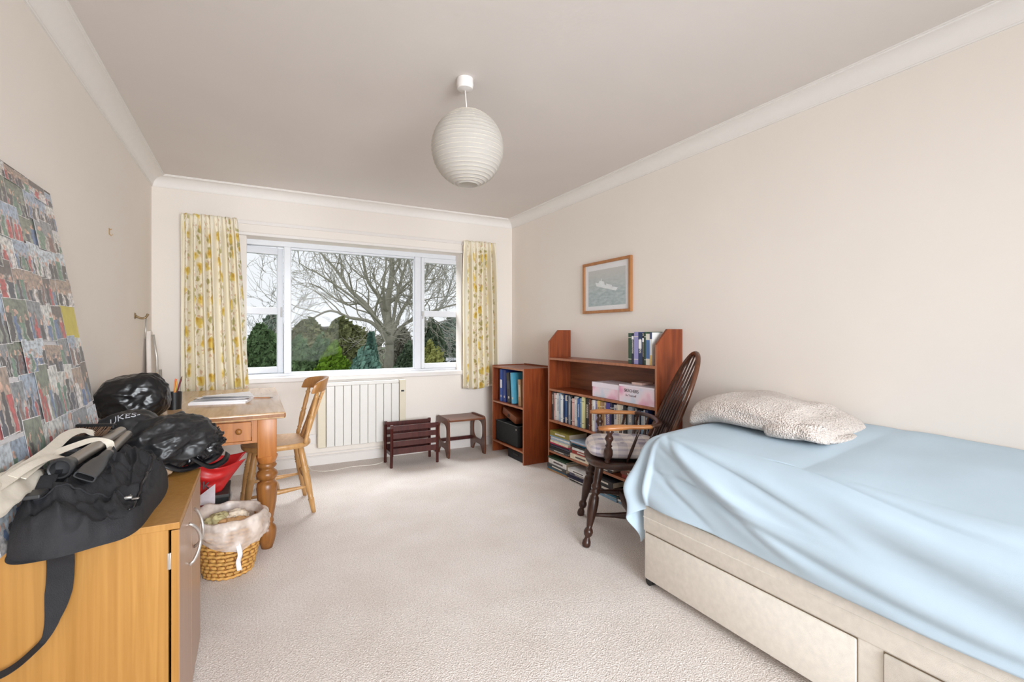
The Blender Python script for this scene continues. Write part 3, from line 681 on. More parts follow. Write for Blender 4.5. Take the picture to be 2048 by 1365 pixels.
# piping and zip along the near side of the bag
m = MB(); m.tube([on_bag(-.095+.17*k, -.235+.10*k, .002) for k in [i/30 for i in range(31)]], .0032, 6); m.build('zip', BLACKF, bag, smooth=True)
m = MB(); m.tube([on_bag(.100, -.24+.46*k, .001) for k in [i/30 for i in range(31)]], .004, 6); m.build('piping', BLACKP, bag, smooth=True)
m = MB(); zx, zy, zz = on_bag(.078, -.135, .008); m.box(zx-.010, zx+.010, zy-.006, zy+.006, zz-.004, zz+.004, bev=.002); m.box(zx+.010, zx+.026, zy-.012, zy+.002, zz-.006, zz-.002, bev=.002); m.tube([(zx-.004, zy+.01, zz), (zx+.004, zy+.022, zz+.002)], .003, 6); m.build('zip_pull', CHROME, bag, smooth=True)
m = MB(); bx, by, bz = on_bag(-.085, -.235, .012); m.box(bx-.022, bx+.022, by-.03, by+.03, bz-.004, bz+.006, bev=.003); m.box(bx-.014, bx+.014, by+.03, by+.05, bz-.004, bz+.004, bev=.002); m.build('buckle', DARKG, bag)
m = MB(); ribbon(m, [on_bag(-.075-.01*k, -.20+.36*k, .006) for k in [i/16 for i in range(17)]], [(.017, 0, 0)]*17); m.build('webbing', BLACKF, bag)
# shoulder strap hanging down the near side panel
P_ = smoothpts([(-.035, -.20, .055), (-.032, -.262, .030), (-.030, -.262, -.015), (-.034, -.244, -.05), (-.038, -.236, -.10), (-.043, -.240, -.150), (-.050, -.242, -.185), (-.062, -.244, -.222), (-.082, -.244, -.246), (-.115, -.244, -.274), (-.150, -.244, -.288), (-.21, -.244, -.292)], 6)
nn = len(P_); wv = []
for i in range(nn):
    k = i/(nn-1)
    if k < .40: h_ = .026
    elif k < .64: h_ = .026-(k-.40)/.24*.019
    else: h_ = .007
    d = (P_[min(i+1, nn-1)]-P_[max(i-1, 0)]).normalized()
    side = Vector((1, 0, 0)) if k < .55 else Vector((-d.z, 0, d.x))
    if k > .68: side = (side*.55+Vector((0, -.85, 0))).normalized()*1.3
    wv.append(side*h_)
m = MB(); ribbon(m, P_, wv, .0022); m.build('shoulder_strap', BLACKF, bag, smooth=True, auto=50)

# cream cotton tote straps
tote = thing('cotton_tote', 'cream canvas tote bag with long straps beside the photo board', 'bag', (-.49, 1.62, .80))
def strap(P_, hw, tilt):
    pts = smoothpts(P_, 7); w_ = []
    for i in range(len(pts)):
        d = (pts[min(i+1, len(pts)-1)]-pts[max(i-1, 0)]).normalized(); s = d.cross(Vector((0, 0, 1))).normalized(); s = (Matrix.Rotation(tilt, 3, d) @ s); w_.append(s*hw)
    return pts, w_
for q_, hw_ in (([(-.002, -.20, .035), (0, -.02, .042), (.002, .13, .050), (-.002, .28, .063), (.012, .36, .062), (.04, .38, .045)], .014), ([(.01, -.08, .030), (.01, .10, .040), (.04, .20, .046), (.07, .252, .048), (.10, .26, .035), (.11, .24, .02)], .010), ([(.002, -.10, .038), (.012, -.02, .046), (.022, .06, .044), (.034, .10, .034), (.040, .10, .018)], .010)):
    m = MB(); ribbon(m, *strap(q_, hw_, .5), .002); m.build('strap', CREAM, tote, smooth=True, auto=50)
m = MB(); m.grid(lambda u, v: (-.022+.045*u+.008*math.sin(5*v), -.34+.40*v, .045-.055*u+.012*math.sin(PI*u)*(1-.35*v)+.012*noise.noise((u*3, v*6, 2))), 14, 24); m.build('tote_body', CREAM, tote, smooth=True, solid=.003)

# vacuum tubes
vac = thing('vacuum_tube', 'steel vacuum extension tube with black collar lying on holdall', 'vacuum tube', (-.440, 1.641, .818))
d0 = Vector((0, 0, 0)); d1 = Vector((.045, .422, .018)); 
m = MB(); m.tube([d0.lerp(d1, .12), d1], .0165, 20); m.build('tube', STEEL, vac, smooth=True, auto=40)
m = MB()
ax = d1.normalized(); M_ = Matrix.Translation(d0) @ ax.to_track_quat('Z', 'Y').to_matrix().to_4x4()
m.lathe([(.0, .03), (.0195, .03), (.0205, .002), (.024, 0), (.0265, .003), (.0268, .018), (.024, .026), (.0205, .050), (.0185, .058), (.017, .058)], 28, M=M_); m.build('collar', DARKG, vac, smooth=True, auto=40)
vac = thing('crevice_nozzle', 'black flat crevice nozzle on its grey tube beside the steel tube', 'vacuum nozzle', (-.385, 1.623, .796))
e1 = Vector((.008, .44, .028)); ax = e1.normalized(); M_ = ax.to_track_quat('Z', 'Y').to_matrix().to_4x4()
m = MB(); m.tube([e1*.42, e1], .0135, 18); m.build('tube', STEEL, vac, smooth=True, auto=40)
m = MB(); ringz = [(0, .024, .009, 5), (.06, .024, .010, 5), (.11, .021, .013, 3), (.15, .0155, .0155, 2), (.20, .0150, .0150, 2)]; vs_ = []; fs = []; n = 24
for z_, a_, b_, e_ in ringz:
    for j in range(n):
        th = 2*PI*j/n; c_, s_ = math.cos(th), math.sin(th); r_ = 1/((abs(c_)**e_+abs(s_)**e_)**(1/e_)); vs_.append((c_*r_*a_, s_*r_*b_, z_))
for j in range(n): th = 2*PI*j/n; c_, s_ = math.cos(th), math.sin(th); r_ = 1/((abs(c_)**5+abs(s_)**5)**.2); vs_.append((c_*r_*.0205, s_*r_*.006, 0))
for j in range(n): th = 2*PI*j/n; c_, s_ = math.cos(th), math.sin(th); r_ = 1/((abs(c_)**5+abs(s_)**5)**.2); vs_.append((c_*r_*.0205, s_*r_*.006, .05))
for i in range(4):
    for j in range(n): fs.append((i*n+j, i*n+(j+1) % n, (i+1)*n+(j+1) % n, (i+1)*n+j))
for j in range(n): fs.append((j, (j+1) % n, 5*n+(j+1) % n, 5*n+j)); fs.append((5*n+j, 5*n+(j+1) % n, 6*n+(j+1) % n, 6*n+j))
fs.append([6*n+j for j in range(n)]); m.add(vs_, fs, M=M_ @ Matrix.Rotation(.5, 4, 'Z')); m.build('flat_nozzle', DARKG, vac, smooth=True, auto=40)
vac = thing('vacuum_brush_head', 'black vacuum floor head with brown bristles beside the photo board', 'vacuum head', (-.475, 1.985, .800), math.radians(-24))
m = MB(); m.tube([(-.075, 0, .02), (.0, 0, .025), (.075, 0, .02)], [.024, .027, .024], 16, flat=.75); m.tube([(.0, .015, .025), (.015, .07, .030), (.022, .12, .022)], [.022, .018, .016], 14); m.build('head_body', BLACKG, vac, smooth=True, auto=50)
m = MB()
for i in range(26):
    xx = -.055+.11*i/25; m.tube([(xx, .012, .040), (xx+random.uniform(-.004, .004), .050, .066)], .0014, 4)
o = m.build('bristles', plain('brown_bristle', srgb(96, 70, 50), .8), vac); o['kind'] = 'stuff'
m = MB(); m.box(-.06, .06, .045, .060, .055, .072, bev=.004); m.build('brush_bar', BLACKG, vac)
# shiny wire hook poking from the bag
# black carrier bag with white print
cb = thing('carrier_bag', 'crumpled black carrier bag with white lettering beyond the holdall', 'bag', (-.33, 2.20, CT))
def wp(p):
    return Vector((p.x, p.y, p.z+.02*math.sin(p.x*9)))
blob('bag_film', plain('matt_black_film', srgb(30, 30, 32), .42, .3, 30), cb, (.02, 0.0, .095), (.175, .13, .105), 3, .22, 1.6, floor=.004, rz=.2, sub=6, warp=wp)
blob('bag_film', bpy.data.materials['matt_black_film'], cb, (-.075, .05, .10), (.115, .11, .125), 12, .18, 1.5, floor=.004, rz=.1, sub=5)
blob('bag_film', BLACKP, cb, (.135, .03, .085), (.085, .07, .07), 9, .5, 2.6, floor=-.02, rz=.5, sub=5)
o = text_obj('bag_print', 'UKES-', .036, plain('white_print', srgb(230, 230, 236), .5), cb, (0, 0, 0), (0, 0, 0), shear=.2)
from mathutils.bvhtree import BVHTree
trees_ = [BVHTree.FromPolygons([v.co[:] for v in q.data.vertices], [p.vertices[:] for p in q.data.polygons]) for q in cb.children if q.name.startswith('bag_film')]
ax_r = Vector((.93, .34, .12)).normalized(); dr = Vector((.18, .72, -.66)).normalized(); ax_u = ax_r.cross(-dr).normalized(); ax_u = -ax_u if ax_u.z < 0 else ax_u
for v in o.data.vertices:      # the print follows the crumpled film
    p = Vector((-.075, .0, .195))+ax_r*v.co.x+ax_u*v.co.y-dr*.3; hits = [h for h in (t_.ray_cast(p, dr) for t_ in trees_) if h[0]]
    v.co = (min(hits, key=lambda h: h[3])[0] if hits else p+dr*.3)-dr*.006

# loose handles of the carrier bag trailing over the cabinet end
m = MB()
for q in ([(.05, -.12, .05), (.10, -.10, .02), (.15, -.03, .015), (.20, .0, .03), (.22, .05, .05)], [(.12, -.06, .06), (.16, -.04, .02), (.19, -.02, -.0), (.23, .02, .01), (.24, .06, .03)]):
    ribbon(m, *strap(q, .011, .9), .0015)
m.build('bag_handle', BLACKP, cb, smooth=True)
be = blob('suede_glove', plain('beige_suede', srgb(176, 148, 122), .8, .1), None, (-.300, 2.095, CT+.022), (.042, .03, .026), 5, .3, 2.0, floor=CT+.002, sub=4, ridge=False)
tag(be, 'crumpled beige suede item between holdall and carrier bag', 'glove')
bb = thing('bin_bag', 'glossy black bin bag standing on the pine table corner', 'bag', (-.535, 3.0, .748))
def wbin(p):
    f = max(0, (p.z+.1)/.2); return Vector((p.x*(1-.12*f)+.015*f, p.y*(1-.3*f), p.z*(1+.10*(p.x/.15))))
blob('bag_film', BLACKP, bb, (.0, 0, .100), (.150, .12, .112), 6, .20, .85, floor=.002, sub=6, warp=wbin, e=2.6)
# leather strap loop hanging round the near edge
# ------------------------------------------------------------------ things under the table
t = thing('storage_box', 'black fabric storage box on the carpet under the pine table', 'box', (-.29, 3.22, 0))
BOXM = plain('black_card', srgb(24, 26, 26), .7)
m = MB(); m.box(-.17, .17, -.14, .14, 0, .275); m.build('box_body', BOXM, t, bevel=.004)
m = MB(); m.box(-.173, .173, -.143, .143, .262, .280); m.build('box_rim', plain('dark_grey_rim', srgb(60, 60, 58), .6), t, bevel=.003)
m = MB(); m.tube([(.14, -.148, .20), (.178, -.15, .24), (.185, -.10, .275)], .004, 6); m.build('box_handle', plain('grey_cord', srgb(150, 146, 140)), t)
t = thing('red_carrier_bag', 'red plastic bag with black print on top of storage box', 'bag', (-.235, 3.20, .281))
REDM = plain('red_polythene', srgb(196, 36, 36), .4, .12, 8)
m = MB()
def redfn(u, v):
    w_ = .085+.095*v**1.2; x_ = -w_+2*w_*u+.02*v; y_ = -.05+.07*math.sin(PI*u)*(-1)+.02*noise.noise((u*4, v*4, 1)); return (x_, y_-.03*v, .002+.165*v+.012*math.sin(u*7)*v)
m.grid(redfn, 20, 14); m.grid(lambda u, v: (lambda p: (p[0], .09-p[1]*.6, p[2]*.96))(redfn(u, v)), 20, 14)
m.build('bag_film', REDM, t, smooth=True, solid=.0015)
text_obj('bag_print', 'Ok', .075, BLACKG, t, (-.02, -.142, .070), (math.radians(82), 0, 0))
t = thing('red_gift_box', 'small red box with white printed square under the table', 'box', (-.235, 2.985, 0))
m = MB(); m.box(-.065, .045, -.05, .06, 0, .245); m.build('box_body', plain('crimson_card', srgb(186, 22, 48), .5), t, bevel=.002)
m = MB(); m.box(-.030, .028, -.0515, -.050, .165, .225); m.build('printed_square', plain('pale_pink_label', srgb(232, 190, 190), .6), t)
m = MB(); m.box(-.066, .046, -.051, .061, .245, .275); m.build('box_lid', plain('dark_red_card', srgb(140, 20, 34), .5), t, bevel=.002)
m = MB(); m.grid(lambda u, v: (-.04+.10*u, -.04+.02*v, .277+.075*v*(.3+u)), 6, 4); m.build('tissue_flap', plain('grey_tissue', srgb(190, 180, 184), .7), t, solid=.001)
m = MB(); m.box(-.045, .045, -.012, .012, 0, .225, M=Matrix.Rotation(.12, 4, 'Y')); o = m.build('blue_folder', plain('blue_card', srgb(34, 74, 160), .45), loc=(-.135, 3.035, .012)); tag(o, 'bright blue folder leaning between red box and black box', 'folder')
m = MB(); m.box(-.03, .03, -.02, .02, 0, .035, bev=.006); o = m.build('plug_adapter', BLACKG, loc=(.10, 3.95, 0)); tag(o, 'small black adapter on the carpet behind the table leg', 'adapter')

# ------------------------------------------------------------------ wicker waste basket
t = thing('wicker_basket', 'golden wicker waste basket lined with clear bag beside table leg', 'basket', (-.105, 2.735, 0))
WICK = plain('seagrass', srgb(206, 156, 84), .6, .22, 60); WICK2 = plain('seagrass_dark', srgb(150, 98, 44), .7, .2, 60)
rows = 13; H_ = .245
def brad(z): return .098+.052*(z/H_)**.9
m = MB(); m.lathe([(0, .004), (brad(0)-.006, .004)]+[(brad(H_*i/8)-.006, H_*i/8) for i in range(1, 9)]+[(brad(H_)-.010, H_), (brad(0)-.012, .01), (0, .01)], 36); m.build('basket_core', WICK2, t, smooth=True)
m = MB(); nst = 44
for r_ in range(rows):
    z_ = H_*(r_+.5)/rows; ph = PI*(r_ % 2); pts = []; 
    for j in range(nst*2+1):
        a = 2*PI*j/(nst*2); rr = brad(z_)+.0035*math.sin(nst/2*a+ph); pts.append((rr*math.cos(a), rr*math.sin(a), z_+.0015*math.sin(5*a)))
    m.tube(pts, .0078, 6, cap=False, flat=1.0)
o = m.build('woven_strands', WICK, t, smooth=True); o['kind'] = 'stuff'
m = MB()
for j in range(nst//2):
    a = 2*PI*(j+.25)/(nst/2); m.tube([((brad(z_)+.001)*math.cos(a), (brad(z_)+.001)*math.sin(a), z_) for z_ in [H_*k/6 for k in range(7)]], .0055, 5)
o = m.build('stakes', WICK2, t, smooth=True); o['kind'] = 'stuff'
def film():
    m, nt, b = new_mat('clear_film'); nt.nodes.remove(b); L = nt.links.new
    tr = N(nt, 'BsdfTransparent'); tr.inputs['Color'].default_value = (.97, .95, .93, 1)
    df = N(nt, 'BsdfPrincipled'); df.inputs['Base Color'].default_value = (*srgb(236, 222, 212), 1); df.inputs['Roughness'].default_value = .35
    nz = N(nt, 'TexNoise'); nz.inputs['Scale'].default_value = 18; tc = N(nt, 'TexCoord'); L(tc.outputs['Object'], nz.inputs['Vector'])
    r = ramp(nt, [(.3, (.35, .35, .35)), (.65, (.8, .8, .8))]); L(nz.outputs['Fac'], r.inputs['Fac'])
    mx = N(nt, 'MixShader'); L(r.outputs['Color'], mx.inputs[0]); L(tr.outputs[0], mx.inputs[1]); L(df.outputs[0], mx.inputs[2])
    L(mx.outputs[0], nt.nodes['Material Output'].inputs['Surface']); return m
FILM = film()
def linerfn(u, v):
    a = 2*PI*u
    n1 = noise.noise((math.cos(a)*2.5, math.sin(a)*2.5, v*3)); n2 = abs(noise.noise((math.cos(a)*7, math.sin(a)*7, v*5+4)))
    if v < .4:   # inside, from contents up to the rim
        k = v/.4; r_ = brad(H_)-.03+.032*k; z_ = .17+.125*k+.012*n1
    else:
        k = (v-.4)/.6; hang = .105+.035*math.sin(a*1.0+2.2)+.015*math.sin(3*a); r_ = brad(H_)+.010+.020*math.sin(PI*k)+.010*n2; z_ = .295+.02*n1-k*hang
        r_ = max(r_, brad(min(max(z_, 0), H_))+.011)
    r_ *= 1+.03*n1+.05*(n2-.2)*(v > .35)
    return (r_*math.cos(a), r_*math.sin(a), z_)
m = MB(); m.grid(linerfn, 90, 26, closeu=True); m.build('bin_liner', FILM, t, smooth=True, recalc=False)
m = MB(); P_ = smoothpts([(.040, -.172, .20), (.052, -.172, .14), (.044, -.160, .10), (.050, -.152, .055)], 6); ribbon(m, P_, [(.010, .003, 0)]*len(P_), .001); m.build('tie_strip', PAPERW, t, smooth=True)
rnd = random.Random(3)
for i in range(7):
    a = i*2.4; r_ = .055 if i else 0
    cc = blob('crumpled_paper', plain('waste_%d' % (i % 3), [srgb(226, 210, 190), srgb(196, 186, 140), srgb(214, 170, 120)][i % 3], .8, .2, 40), t, (r_*math.cos(a), r_*math.sin(a), .225+rnd.uniform(0, .03)), (.05, .045, .035), i+20, .5, 2.2, floor=.1, sub=4)

# ------------------------------------------------------------------ ironing board and wall hooks
t = thing('ironing_board', 'folded white-covered ironing board leaning in the room corner', 'ironing board', (-.60, 4.30, 0))
m = MB(); pts = []
for i in range(41):
    k = i/40; z_ = .02+1.17*k; hw = .13*min(1, (1-k)*2.6+.10)**.6 if k > .6 else .13
    pts.append((hw, z_))
poly = [(p[0], p[1]) for p in pts]+[(-p[0], p[1]) for p in pts[::-1]]
m.prism(poly, -.014, .014, 'x', M=Matrix.Rotation(math.radians(-3), 4, 'Y')); m.build('board_cover', plain('ironing_cover', srgb(228, 220, 214), .85, .02), t, bevel=.008, smooth=True, auto=60)
m = MB(); m.tube([(.02, -.10, .02), (-.005, -.09, 1.0), (-.025, -.10, 1.16)], .009, 10); m.tube([(.02, .08, .02), (-.005, .07, .9)], .009, 10); m.build('leg_frame', plain('pale_steel', srgb(196, 192, 186), .35, metal=.6), t, smooth=True)
t = thing('coat_hook', 'brass coat hook on the wall above the ironing board', 'hook', (XL, 3.96, 1.285))
HK = plain('dull_brass', srgb(150, 130, 100), .35, metal=.7)
m = MB(); m.tube([(0, 0, 0), (.006, 0, 0)], [.022, .016], 14); m.tube(smoothpts([(.004, 0, .0), (.03, 0, -.015), (.055, .0, -.012), (.068, .01, .012)], 5), [.007]*15+[.009], 8); m.build('hook_arm', HK, t, smooth=True)
m = MB(); m.tube([(.058, .01, -.015), (.056, .01, -.10), (.052, .012, -.15)], .0045, 8); m.build('hanging_rod', plain('pale_steel', srgb(196, 192, 186)), t, smooth=True)
t = thing('picture_hook', 'small brass picture hook alone on the bare wall', 'hook', (XL, 3.319, 1.718))
m = MB(); m.box(0, .002, -.006, .006, -.012, .022); m.tube([(.002, 0, -.010), (.010, 0, -.020), (.014, 0, -.008)], .0018, 6); m.tube([(0, 0, .012), (.012, 0, .018)], .0015, 6); m.build('hook_plate', plain('brass', srgb(190, 150, 80), .3, metal=.7), t)

# ------------------------------------------------------------------ framed picture
def sea_mat():
    m, nt, b = new_mat('sea_print'); L = nt.links.new
    tc = N(nt, 'TexCoord'); mp = N(nt, 'Mapping'); mp.inputs['Scale'].default_value = (1, 6, 18); L(tc.outputs['Object'], mp.inputs['Vector'])
    nz = N(nt, 'TexNoise'); nz.inputs['Scale'].default_value = 3; nz.inputs['Detail'].default_value = 5; L(mp.outputs[0], nz.inputs['Vector'])
    r = ramp(nt, [(.3, srgb(158, 172, 174)), (.7, srgb(196, 206, 206))]); L(nz.outputs['Fac'], r.inputs['Fac'])
    sp = N(nt, 'SeparateXYZ'); L(tc.outputs['Generated'], sp.inputs[0]); r2 = ramp(nt, [(.35, (0, 0, 0)), (1, (1, 1, 1))]); L(sp.outputs[2], r2.inputs['Fac'])
    mx = N(nt, 'MixRGB'); L(r2.outputs[0], mx.inputs['Fac']); L(r.outputs[0], mx.inputs['Color1']); mx.inputs['Color2'].default_value = (*srgb(206, 202, 198), 1)
    L(mx.outputs[0], b.inputs['Base Color']); b.inputs['Roughness'].default_value = .3; return m
t = thing('framed_picture', 'small oak-framed print of a white ship at sea on wall', 'picture', (XR, 2.968, 1.54))
hy, hz = .290, .208
for a, b_, c_, d_ in ((-hy, hy, hz-.022, hz), (-hy, hy, -hz, -hz+.022), (-hy, -hy+.022, -hz+.022, hz-.022), (hy-.022, hy, -hz+.022, hz-.022)):
    m = MB(); m.box(-.026, -.002, a, b_, c_, d_, bev=.002); m.build('frame_rail', FRAMEW, t)
m = MB(); m.box(-.012, -.003, -hy+.02, hy-.02, -hz+.02, hz-.02); m.build('mount', PAPERW, t)
m = MB(); m.box(-.0135, -.012, -.225, .225, -.150, .140); m.build('sea_print', sea_mat(), t)
SH = plain('ship_white', srgb(236, 238, 240), .5)
m = MB(); R_ = Matrix.Rotation(.16, 4, 'X')
m.prism([(.135, .02), (.12, -.008), (-.12, -.022), (-.14, .004), (.02, .012)], -.0142, -.0135, 'x', M=R_); m.prism([(.10, .018), (.085, .040), (.03, .036), (.02, .012)], -.0142, -.0135, 'x', M=R_); m.prism([(.0, .012), (-.07, .006), (-.07, .016), (.0, .024)], -.0142, -.0135, 'x', M=R_); m.prism([(.07, .04), (.064, .062), (.060, .04)], -.0142, -.0135, 'x', M=R_)
m.build('ship_print', SH, t)
m = MB(); m.box(-.017, -.0155, -hy+.02, hy-.02, -hz+.02, hz-.02); m.build('picture_glass', GLASS, t)

# ------------------------------------------------------------------ bookcases
t = thing('tall_bookcase', 'long teak bookcase with sloped side panels and books', 'bookcase', (2.352, 2.846, 0))
bx0, bx1, by0, by1 = -.115, .110, -.635, .630
poly = [(bx0, 0), (bx1, 0), (bx1, 1.197), (bx0+.093, 1.197), (bx0, 1.098)]
for a in ((by0, by0+.018), (by1-.018, by1)):
    m = MB(); m.prism(poly, a[0], a[1], 'y'); m.build('side_panel', TEAK, t, bevel=.0015)
for z_ in (.962, .697, .432, .170):
    m = MB(); m.box(bx0+.002, bx1, by0+.018, by1-.018, z_-.018, z_); m.box(bx0+.0, bx0+.003, by0+.018, by1-.018, z_-.018, z_, 1); m.build('shelf', [TEAK, TEAKE], t)
m = MB(); m.box(bx1-.006, bx1-.001, by0+.018, by1-.018, .152, .955); m.build('back_panel', wood('ply_back', srgb(104, 58, 34), srgb(136, 82, 50), .5, stretch=(14, 1.2, 14)), t)
m = MB()
for a in ((by0-.0006, by0+.0186), (by1-.0186, by1+.0006)): m.box(bx0-.001, bx0, a[0]+.001, a[1]-.001, 0, 1.098)
m.build('edge_lipping', TEAKE, t)
t = thing('corner_bookcase', 'low teak bookcase of binders and black bins in the corner', 'bookcase', (2.283, 3.975, 0))
sx0, sx1, sy0, sy1 = -.182, .180, -.315, .315
for a in ((sy0, sy0+.016), (sy1-.016, sy1)):
    m = MB(); m.box(sx0, sx1, a[0], a[1], 0, .855); m.build('side_panel', TEAK, t, bevel=.0015)
for nm, z_ in (('top_panel', .848), ('shelf', .506), ('shelf', .118)):
    m = MB(); m.box(sx0+.003, sx1, sy0+.016, sy1-.016, z_-.016, z_); m.box(sx0, sx0+.003, sy0+.016, sy1-.016, z_-.016, z_, 1); m.build(nm, [TEAK, TEAKE], t)
m = MB(); m.box(sx1-.006, sx1, sy0+.016, sy1-.016, .10, .862); m.build('back_panel', TEAK, t)
m = MB(); m.box(sx0-.001, sx0, sy0+.001, sy0+.016, 0, .854); m.box(sx0-.001, sx0, sy1-.016, sy1-.001, 0, .854); m.build('edge_lipping', TEAKE, t)

# ---- books
def book_mat(name, base, band, kind):
    if name in _cache: return _cache[name]
    m, nt, b = new_mat(name); L = nt.links.new
    tc = N(nt, 'TexCoord'); sp = N(nt, 'SeparateXYZ'); L(tc.outputs['Generated'], sp.inputs[0])
    wn = N(nt, 'TexNoise'); mp = N(nt, 'Mapping'); mp.inputs['Scale'].default_value = (1, 5, 30); L(tc.outputs['Generated'], mp.inputs['Vector']); L(mp.outputs[0], wn.inputs['Vector']); wn.inputs['Scale'].default_value = 1.6
    st = {0: [(0, 0), (.12, 0), (.14, 1), (.16, 0), (.82, 0), (.84, 1), (.86, 0)], 1: [(0, 0), (.35, 1), (.8, 0)], 2: [(0, 0), (.55, 1), (.9, 0)], 3: [(0, 1), (.2, 0), (.8, 1)], 4: [(0, 0), (.25, .5), (.75, 0), (.9, 1)]}[kind]
    r = ramp(nt, [(p, (q, q, q)) for p, q in st], 'CONSTANT'); L(sp.outputs[2], r.inputs['Fac'])
    th = N(nt, 'Math', operation='GREATER_THAN'); th.inputs[1].default_value = .5 if kind in (1, 2, 4) else .2; L(wn.outputs['Fac'], th.inputs[0])
    ed = N(nt, 'Math', operation='SUBTRACT'); L(sp.outputs[1], ed.inputs[0]); ed.inputs[1].default_value = .5
    ea = N(nt, 'Math', operation='ABSOLUTE'); L(ed.outputs[0], ea.inputs[0]); el = N(nt, 'Math', operation='LESS_THAN'); L(ea.outputs[0], el.inputs[0]); el.inputs[1].default_value = .28 if kind in (1, 2, 4) else .5
    mu = N(nt, 'Math', operation='MULTIPLY'); L(r.outputs[0], mu.inputs[0]); L(th.outputs[0], mu.inputs[1])
    mu2 = N(nt, 'Math', operation='MULTIPLY'); L(mu.outputs[0], mu2.inputs[0]); L(el.outputs[0], mu2.inputs[1])
    mx = N(nt, 'MixRGB'); L(mu2.outputs[0], mx.inputs['Fac']); mx.inputs['Color1'].default_value = (*base, 1); mx.inputs['Color2'].default_value = (*band, 1)
    L(mx.outputs[0], b.inputs['Base Color']); b.inputs['Roughness'].default_value = .4
    _cache[name] = m; return m
COL = {'dark grey': (62, 64, 66), 'pink': (214, 176, 168), 'white': (226, 226, 224), 'pale blue': (176, 200, 222), 'dark blue': (36, 52, 92), 'mid blue': (78, 116, 168), 'grey': (140, 146, 154), 'black': (26, 27, 32), 'teal': (40, 110, 140), 'blue': (52, 96, 160), 'pale yellow': (222, 218, 160), 'brown': (112, 62, 44), 'lilac': (150, 146, 196), 'yellow': (216, 184, 96), 'tan': (170, 134, 96), 'cream': (226, 216, 194), 'violet': (72, 62, 142), 'navy': (28, 30, 58), 'olive': (140, 132, 62), 'red': (160, 48, 40), 'green': (46, 74, 52), 'magenta': (196, 52, 88), 'purple grey': (110, 106, 128), 'sky blue': (128, 160, 184)}
INK = {'white': (60, 70, 110), 'cream': (110, 60, 50), 'pale yellow': (90, 90, 60), 'pink': (120, 50, 50), 'pale blue': (40, 40, 70), 'yellow': (60, 50, 30)}
def bmat(c, kind):
    ink = INK.get(c, (222, 218, 206)); return book_mat('cover_%s_%d' % (c.replace(' ', '_'), kind), srgb(*COL[c]), srgb(*ink), kind)
def book(label, group, loc, th, h, dep, c, kind, rot=(0, 0, 0), cat='book', name='book'):
    """upright book: spine faces local -x, thickness on y, height on z; origin = spine foot, y centre"""
    t = thing(name, label, cat, loc, 0, group); t.rotation_euler = rot
    bt = .0022; m = MB(); m.box(0, .003, -th/2, th/2, 0, h); m.box(.003, dep, -th/2, -th/2+bt, 0, h); m.box(.003, dep, th/2-bt, th/2, 0, h); m.build('cover', bmat(c, kind), t)
    m = MB(); m.box(.003, dep-.004, -th/2+bt, th/2-bt, .003, h-.003); m.build('pages', PAGES, t)
    return t
ORD = ['first', 'second', 'third', 'fourth', 'fifth', 'sixth', 'seventh', 'eighth', 'ninth', 'tenth', 'eleventh', 'twelfth', 'thirteenth', 'fourteenth', 'fifteenth', 'sixteenth', 'seventeenth', 'eighteenth', 'nineteenth', 'twentieth']
def ordw(i): return ORD[i] if i < 20 else 'twenty-'+ORD[i-20] if i < 29 and i > 19 else ('thirtieth' if i == 29 else 'thirty-'+ORD[i-30] if i < 39 else 'fortieth' if i == 39 else 'forty-'+ORD[i-40])
mid = [('dark grey', .026, .235, 2), ('pink', .020, .228, 1), ('white', .014, .215, 0), ('white', .030, .232, 1), ('pale blue', .022, .236, 4), ('white', .024, .225, 2), ('white', .020, .222, 0), ('dark blue', .013, .235, 0), ('mid blue', .028, .226, 3), ('dark blue', .012, .22, 0), ('grey', .024, .228, 2), ('grey', .018, .220, 1), ('black', .020, .235, 0), ('pink', .022, .215, 0), ('white', .028, .232, 4), ('teal', .020, .232, 3), ('blue', .026, .225, 1), ('sky blue', .016, .23, 0), ('pale yellow', .026, .242, 0), ('black', .040, .236, 1), ('black', .018, .242, 0), ('brown', .010, .235, 0), ('cream', .026, .228, 0), ('white', .022, .235, 1), ('lilac', .030, .230, 4), ('yellow', .030, .238, 1), ('tan', .022, .232, 0), ('cream', .034, .232, 2), ('violet', .040, .236, 1), ('navy', .018, .238, 0), ('white', .030, .228, 2), ('cream', .018, .236, 0), ('cream', .022, .236, 1), ('white', .024, .232, 2), ('black', .028, .234, 1), ('dark grey', .022, .226, 0), ('grey', .036, .238, 2), ('black', .030, .230, 4), ('navy', .026, .225, 1), ('sky blue', .024, .22, 2), ('white', .022, .232, 0), ('dark blue', .026, .236, 1)]
y = 3.452; rnd = random.Random(5)
for i, (c, th, h, k) in enumerate(mid):
    th2 = th*1.14; y -= th2/2
    if y-th2/2 < 2.235: break
    book('%s upright book, %s from the far end of the middle shelf' % (c, ordw(i)), 'books on the middle shelf', (2.245+rnd.uniform(0, .022), y, .4325), th2-.001, h, .16, c, k)
    y -= th2/2
top = [('green', .030, .205, 0, 'green book with white crest at the start of top row'), ('navy', .024, .198, 1, 'navy book with white lettering between green and lilac spines'), ('lilac', .040, .212, 0, 'wide lilac-blue book on the top shelf'), ('dark blue', .034, .21, 1, 'dark blue book with large cream label on top shelf'), ('black', .020, .205, 4, 'black book with slim white lettering on top shelf'), ('green', .014, .212, 0, 'thin dark green book in the top row'), ('mid blue', .034, .20, 3, 'mottled blue book beside the white booklet, top shelf'), ('white', .020, .208, 3, 'white booklet with yellow foot beside the side panel')]
y = 2.447+.055
